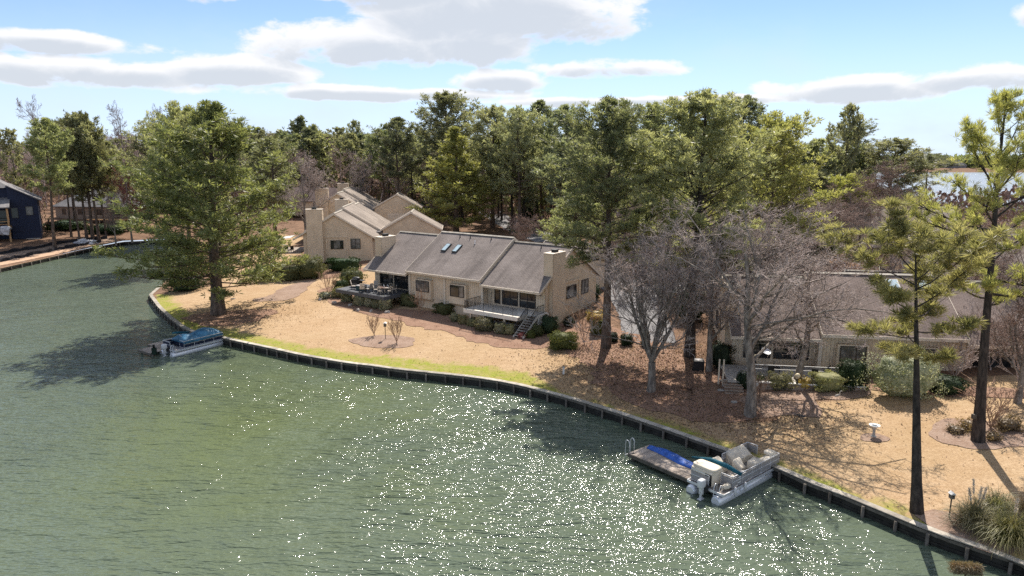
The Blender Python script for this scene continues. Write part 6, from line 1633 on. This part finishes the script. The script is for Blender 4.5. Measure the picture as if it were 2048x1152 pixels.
gw2, _ = plank_dock('gangway', 'grey gangway hidden behind the blue covered boat', cA + (cB - cA) * .8 + wl * .8, dl, wl, 7.2, 1.2, .4, pl=.16, piles=())
g = V2v(ray(309, 708, .4)); pb = empty('dock_box', (g.x, g.y, .4), 0, 'dark green pedestal on the small grey dock', 'pedestal')
MB().box((0, 0, .32), (.36, .36, .64)).build('box', M['greenshed'], pb); MB().lathe([(0, .64), (.12, .64), (.1, .9), (.16, .95), (0, 1.0)], n=10).build('lamp_head', M['iron'], pb)

# straw roofed duck nest on a pole in the lower right corner
g = V2v(ray(1931, 1146, .75)); dn = empty('duck_nest', (g.x, g.y, 0), HB * 0 - .15, 'straw covered duck nest on a dark pole in the water at the lower right corner', 'nest')
MB().tube([(0, 0, -1.3), (0, 0, .82)], .035, 8).build('pole', M['black'], dn)
nb2 = MB().tube([(-.62, 0, 1.0), (-.45, 0, 1.0), (.45, 0, 1.0), (.6, 0, 1.0)], [.16, .2, .2, .16], 14).build('nest_tube', M['straw'], dn)
MB().box((0, 0, .8), (1.0, .05, .05)).build('bracket', M['iron'], dn)
rg_ = np.random.default_rng(3); n = 2600; t = rg_.uniform(0, 2 * PI, n); xs = rg_.uniform(-.62, .62, n)
C = np.column_stack([xs, .19 * np.cos(t), 1.0 + .19 * np.sin(t)]); D = unit(np.column_stack([rg_.normal(0, .8, n), -np.sin(t) * .6 + np.cos(t) * .5, np.cos(t) * .6 + np.sin(t) * .5 - .3]))
Vn, Fn = blades(rg_, C, D, 1, .2, .018, .3); tag(inst('straw', np_mesh('straw', Vn, Fn, M['drygrass']), nb2), kind='stuff')
# a bird box fixed to the open pine and a tan feeder pole by the oak
g = G(1956, 882); tag(MB().box((-.55, -.1, 1.75), (.25, .22, .3)).build('nest_box', M['post'], None, (g.x, g.y, g.z)), 'small grey box fixed to the left side of the open pine trunk', 'nest box')
g = G(1518, 808); fdr = empty('bird_feeder', g, 0, 'bird feeder hanging from a thin pole right of the oak trunk', 'bird feeder')
MB().tube([(0, 0, 0), (0, 0, 1.7), (-.12, 0, 1.85), (-.25, 0, 1.75)], .014, 6).build('pole', M['iron'], fdr); MB().lathe([(0, 0), (.09, .02), (.1, .2), (.04, .3), (0, .3)], (-.25, 0, 1.42), 10).build('feeder', M['conc'], fdr)

# fallen leaves and pine straw scattered over the ground
def scatter_leaves(name, label, n, mat, seed, region, centers, size=.09, dz=.05):
    rg = np.random.default_rng(seed); P = []
    k = n // (len(centers) + 1)
    P.append(np.column_stack([rg.uniform(region[0], region[1], k), rg.uniform(region[2], region[3], k)]))
    for cx, cy, r in centers: P.append(np.column_stack([cx + rg.normal(0, r, k), cy + rg.normal(0, r * .8, k)]))
    P = np.concatenate(P); P = P[(seg_dist(P, Lk) > .6) & ~in_poly(P, LAKE_CLOSED)]
    C = np.column_stack([P, height(P) + dz]); D = unit(rg.normal(0, 1, C.shape) * np.array([1, 1, .25]))
    V, F = blades(rg, C, D, 1, size * 1.8, size, .1)
    return tag(inst(name, np_mesh(name, V, F, M[mat])), label, kind='stuff')
cs_ = [G(1302, 783), G(1500, 832), G(1379, 720), G(1212, 700), G(458, 636), G(1250, 740)]
scatter_leaves('fallen_leaves', 'brown fallen leaves scattered over lawn and beds', 9000, 'bark_dark', 4, (-45, 38, 30, 85), [(g.x, g.y, 3.6) for g in cs_], .07)
scatter_leaves('fallen_leaves', 'pale dry leaves scattered over lawn and beds', 11000, 'drygrass', 5, (-45, 38, 30, 85), [(g.x, g.y, 4.0) for g in cs_], .07)
scatter_leaves('fallen_leaves', 'reddish pine straw scattered round the trees', 11000, 'strawbed', 6, (-45, 38, 30, 85), [(g.x, g.y, 3.6) for g in cs_], .09)
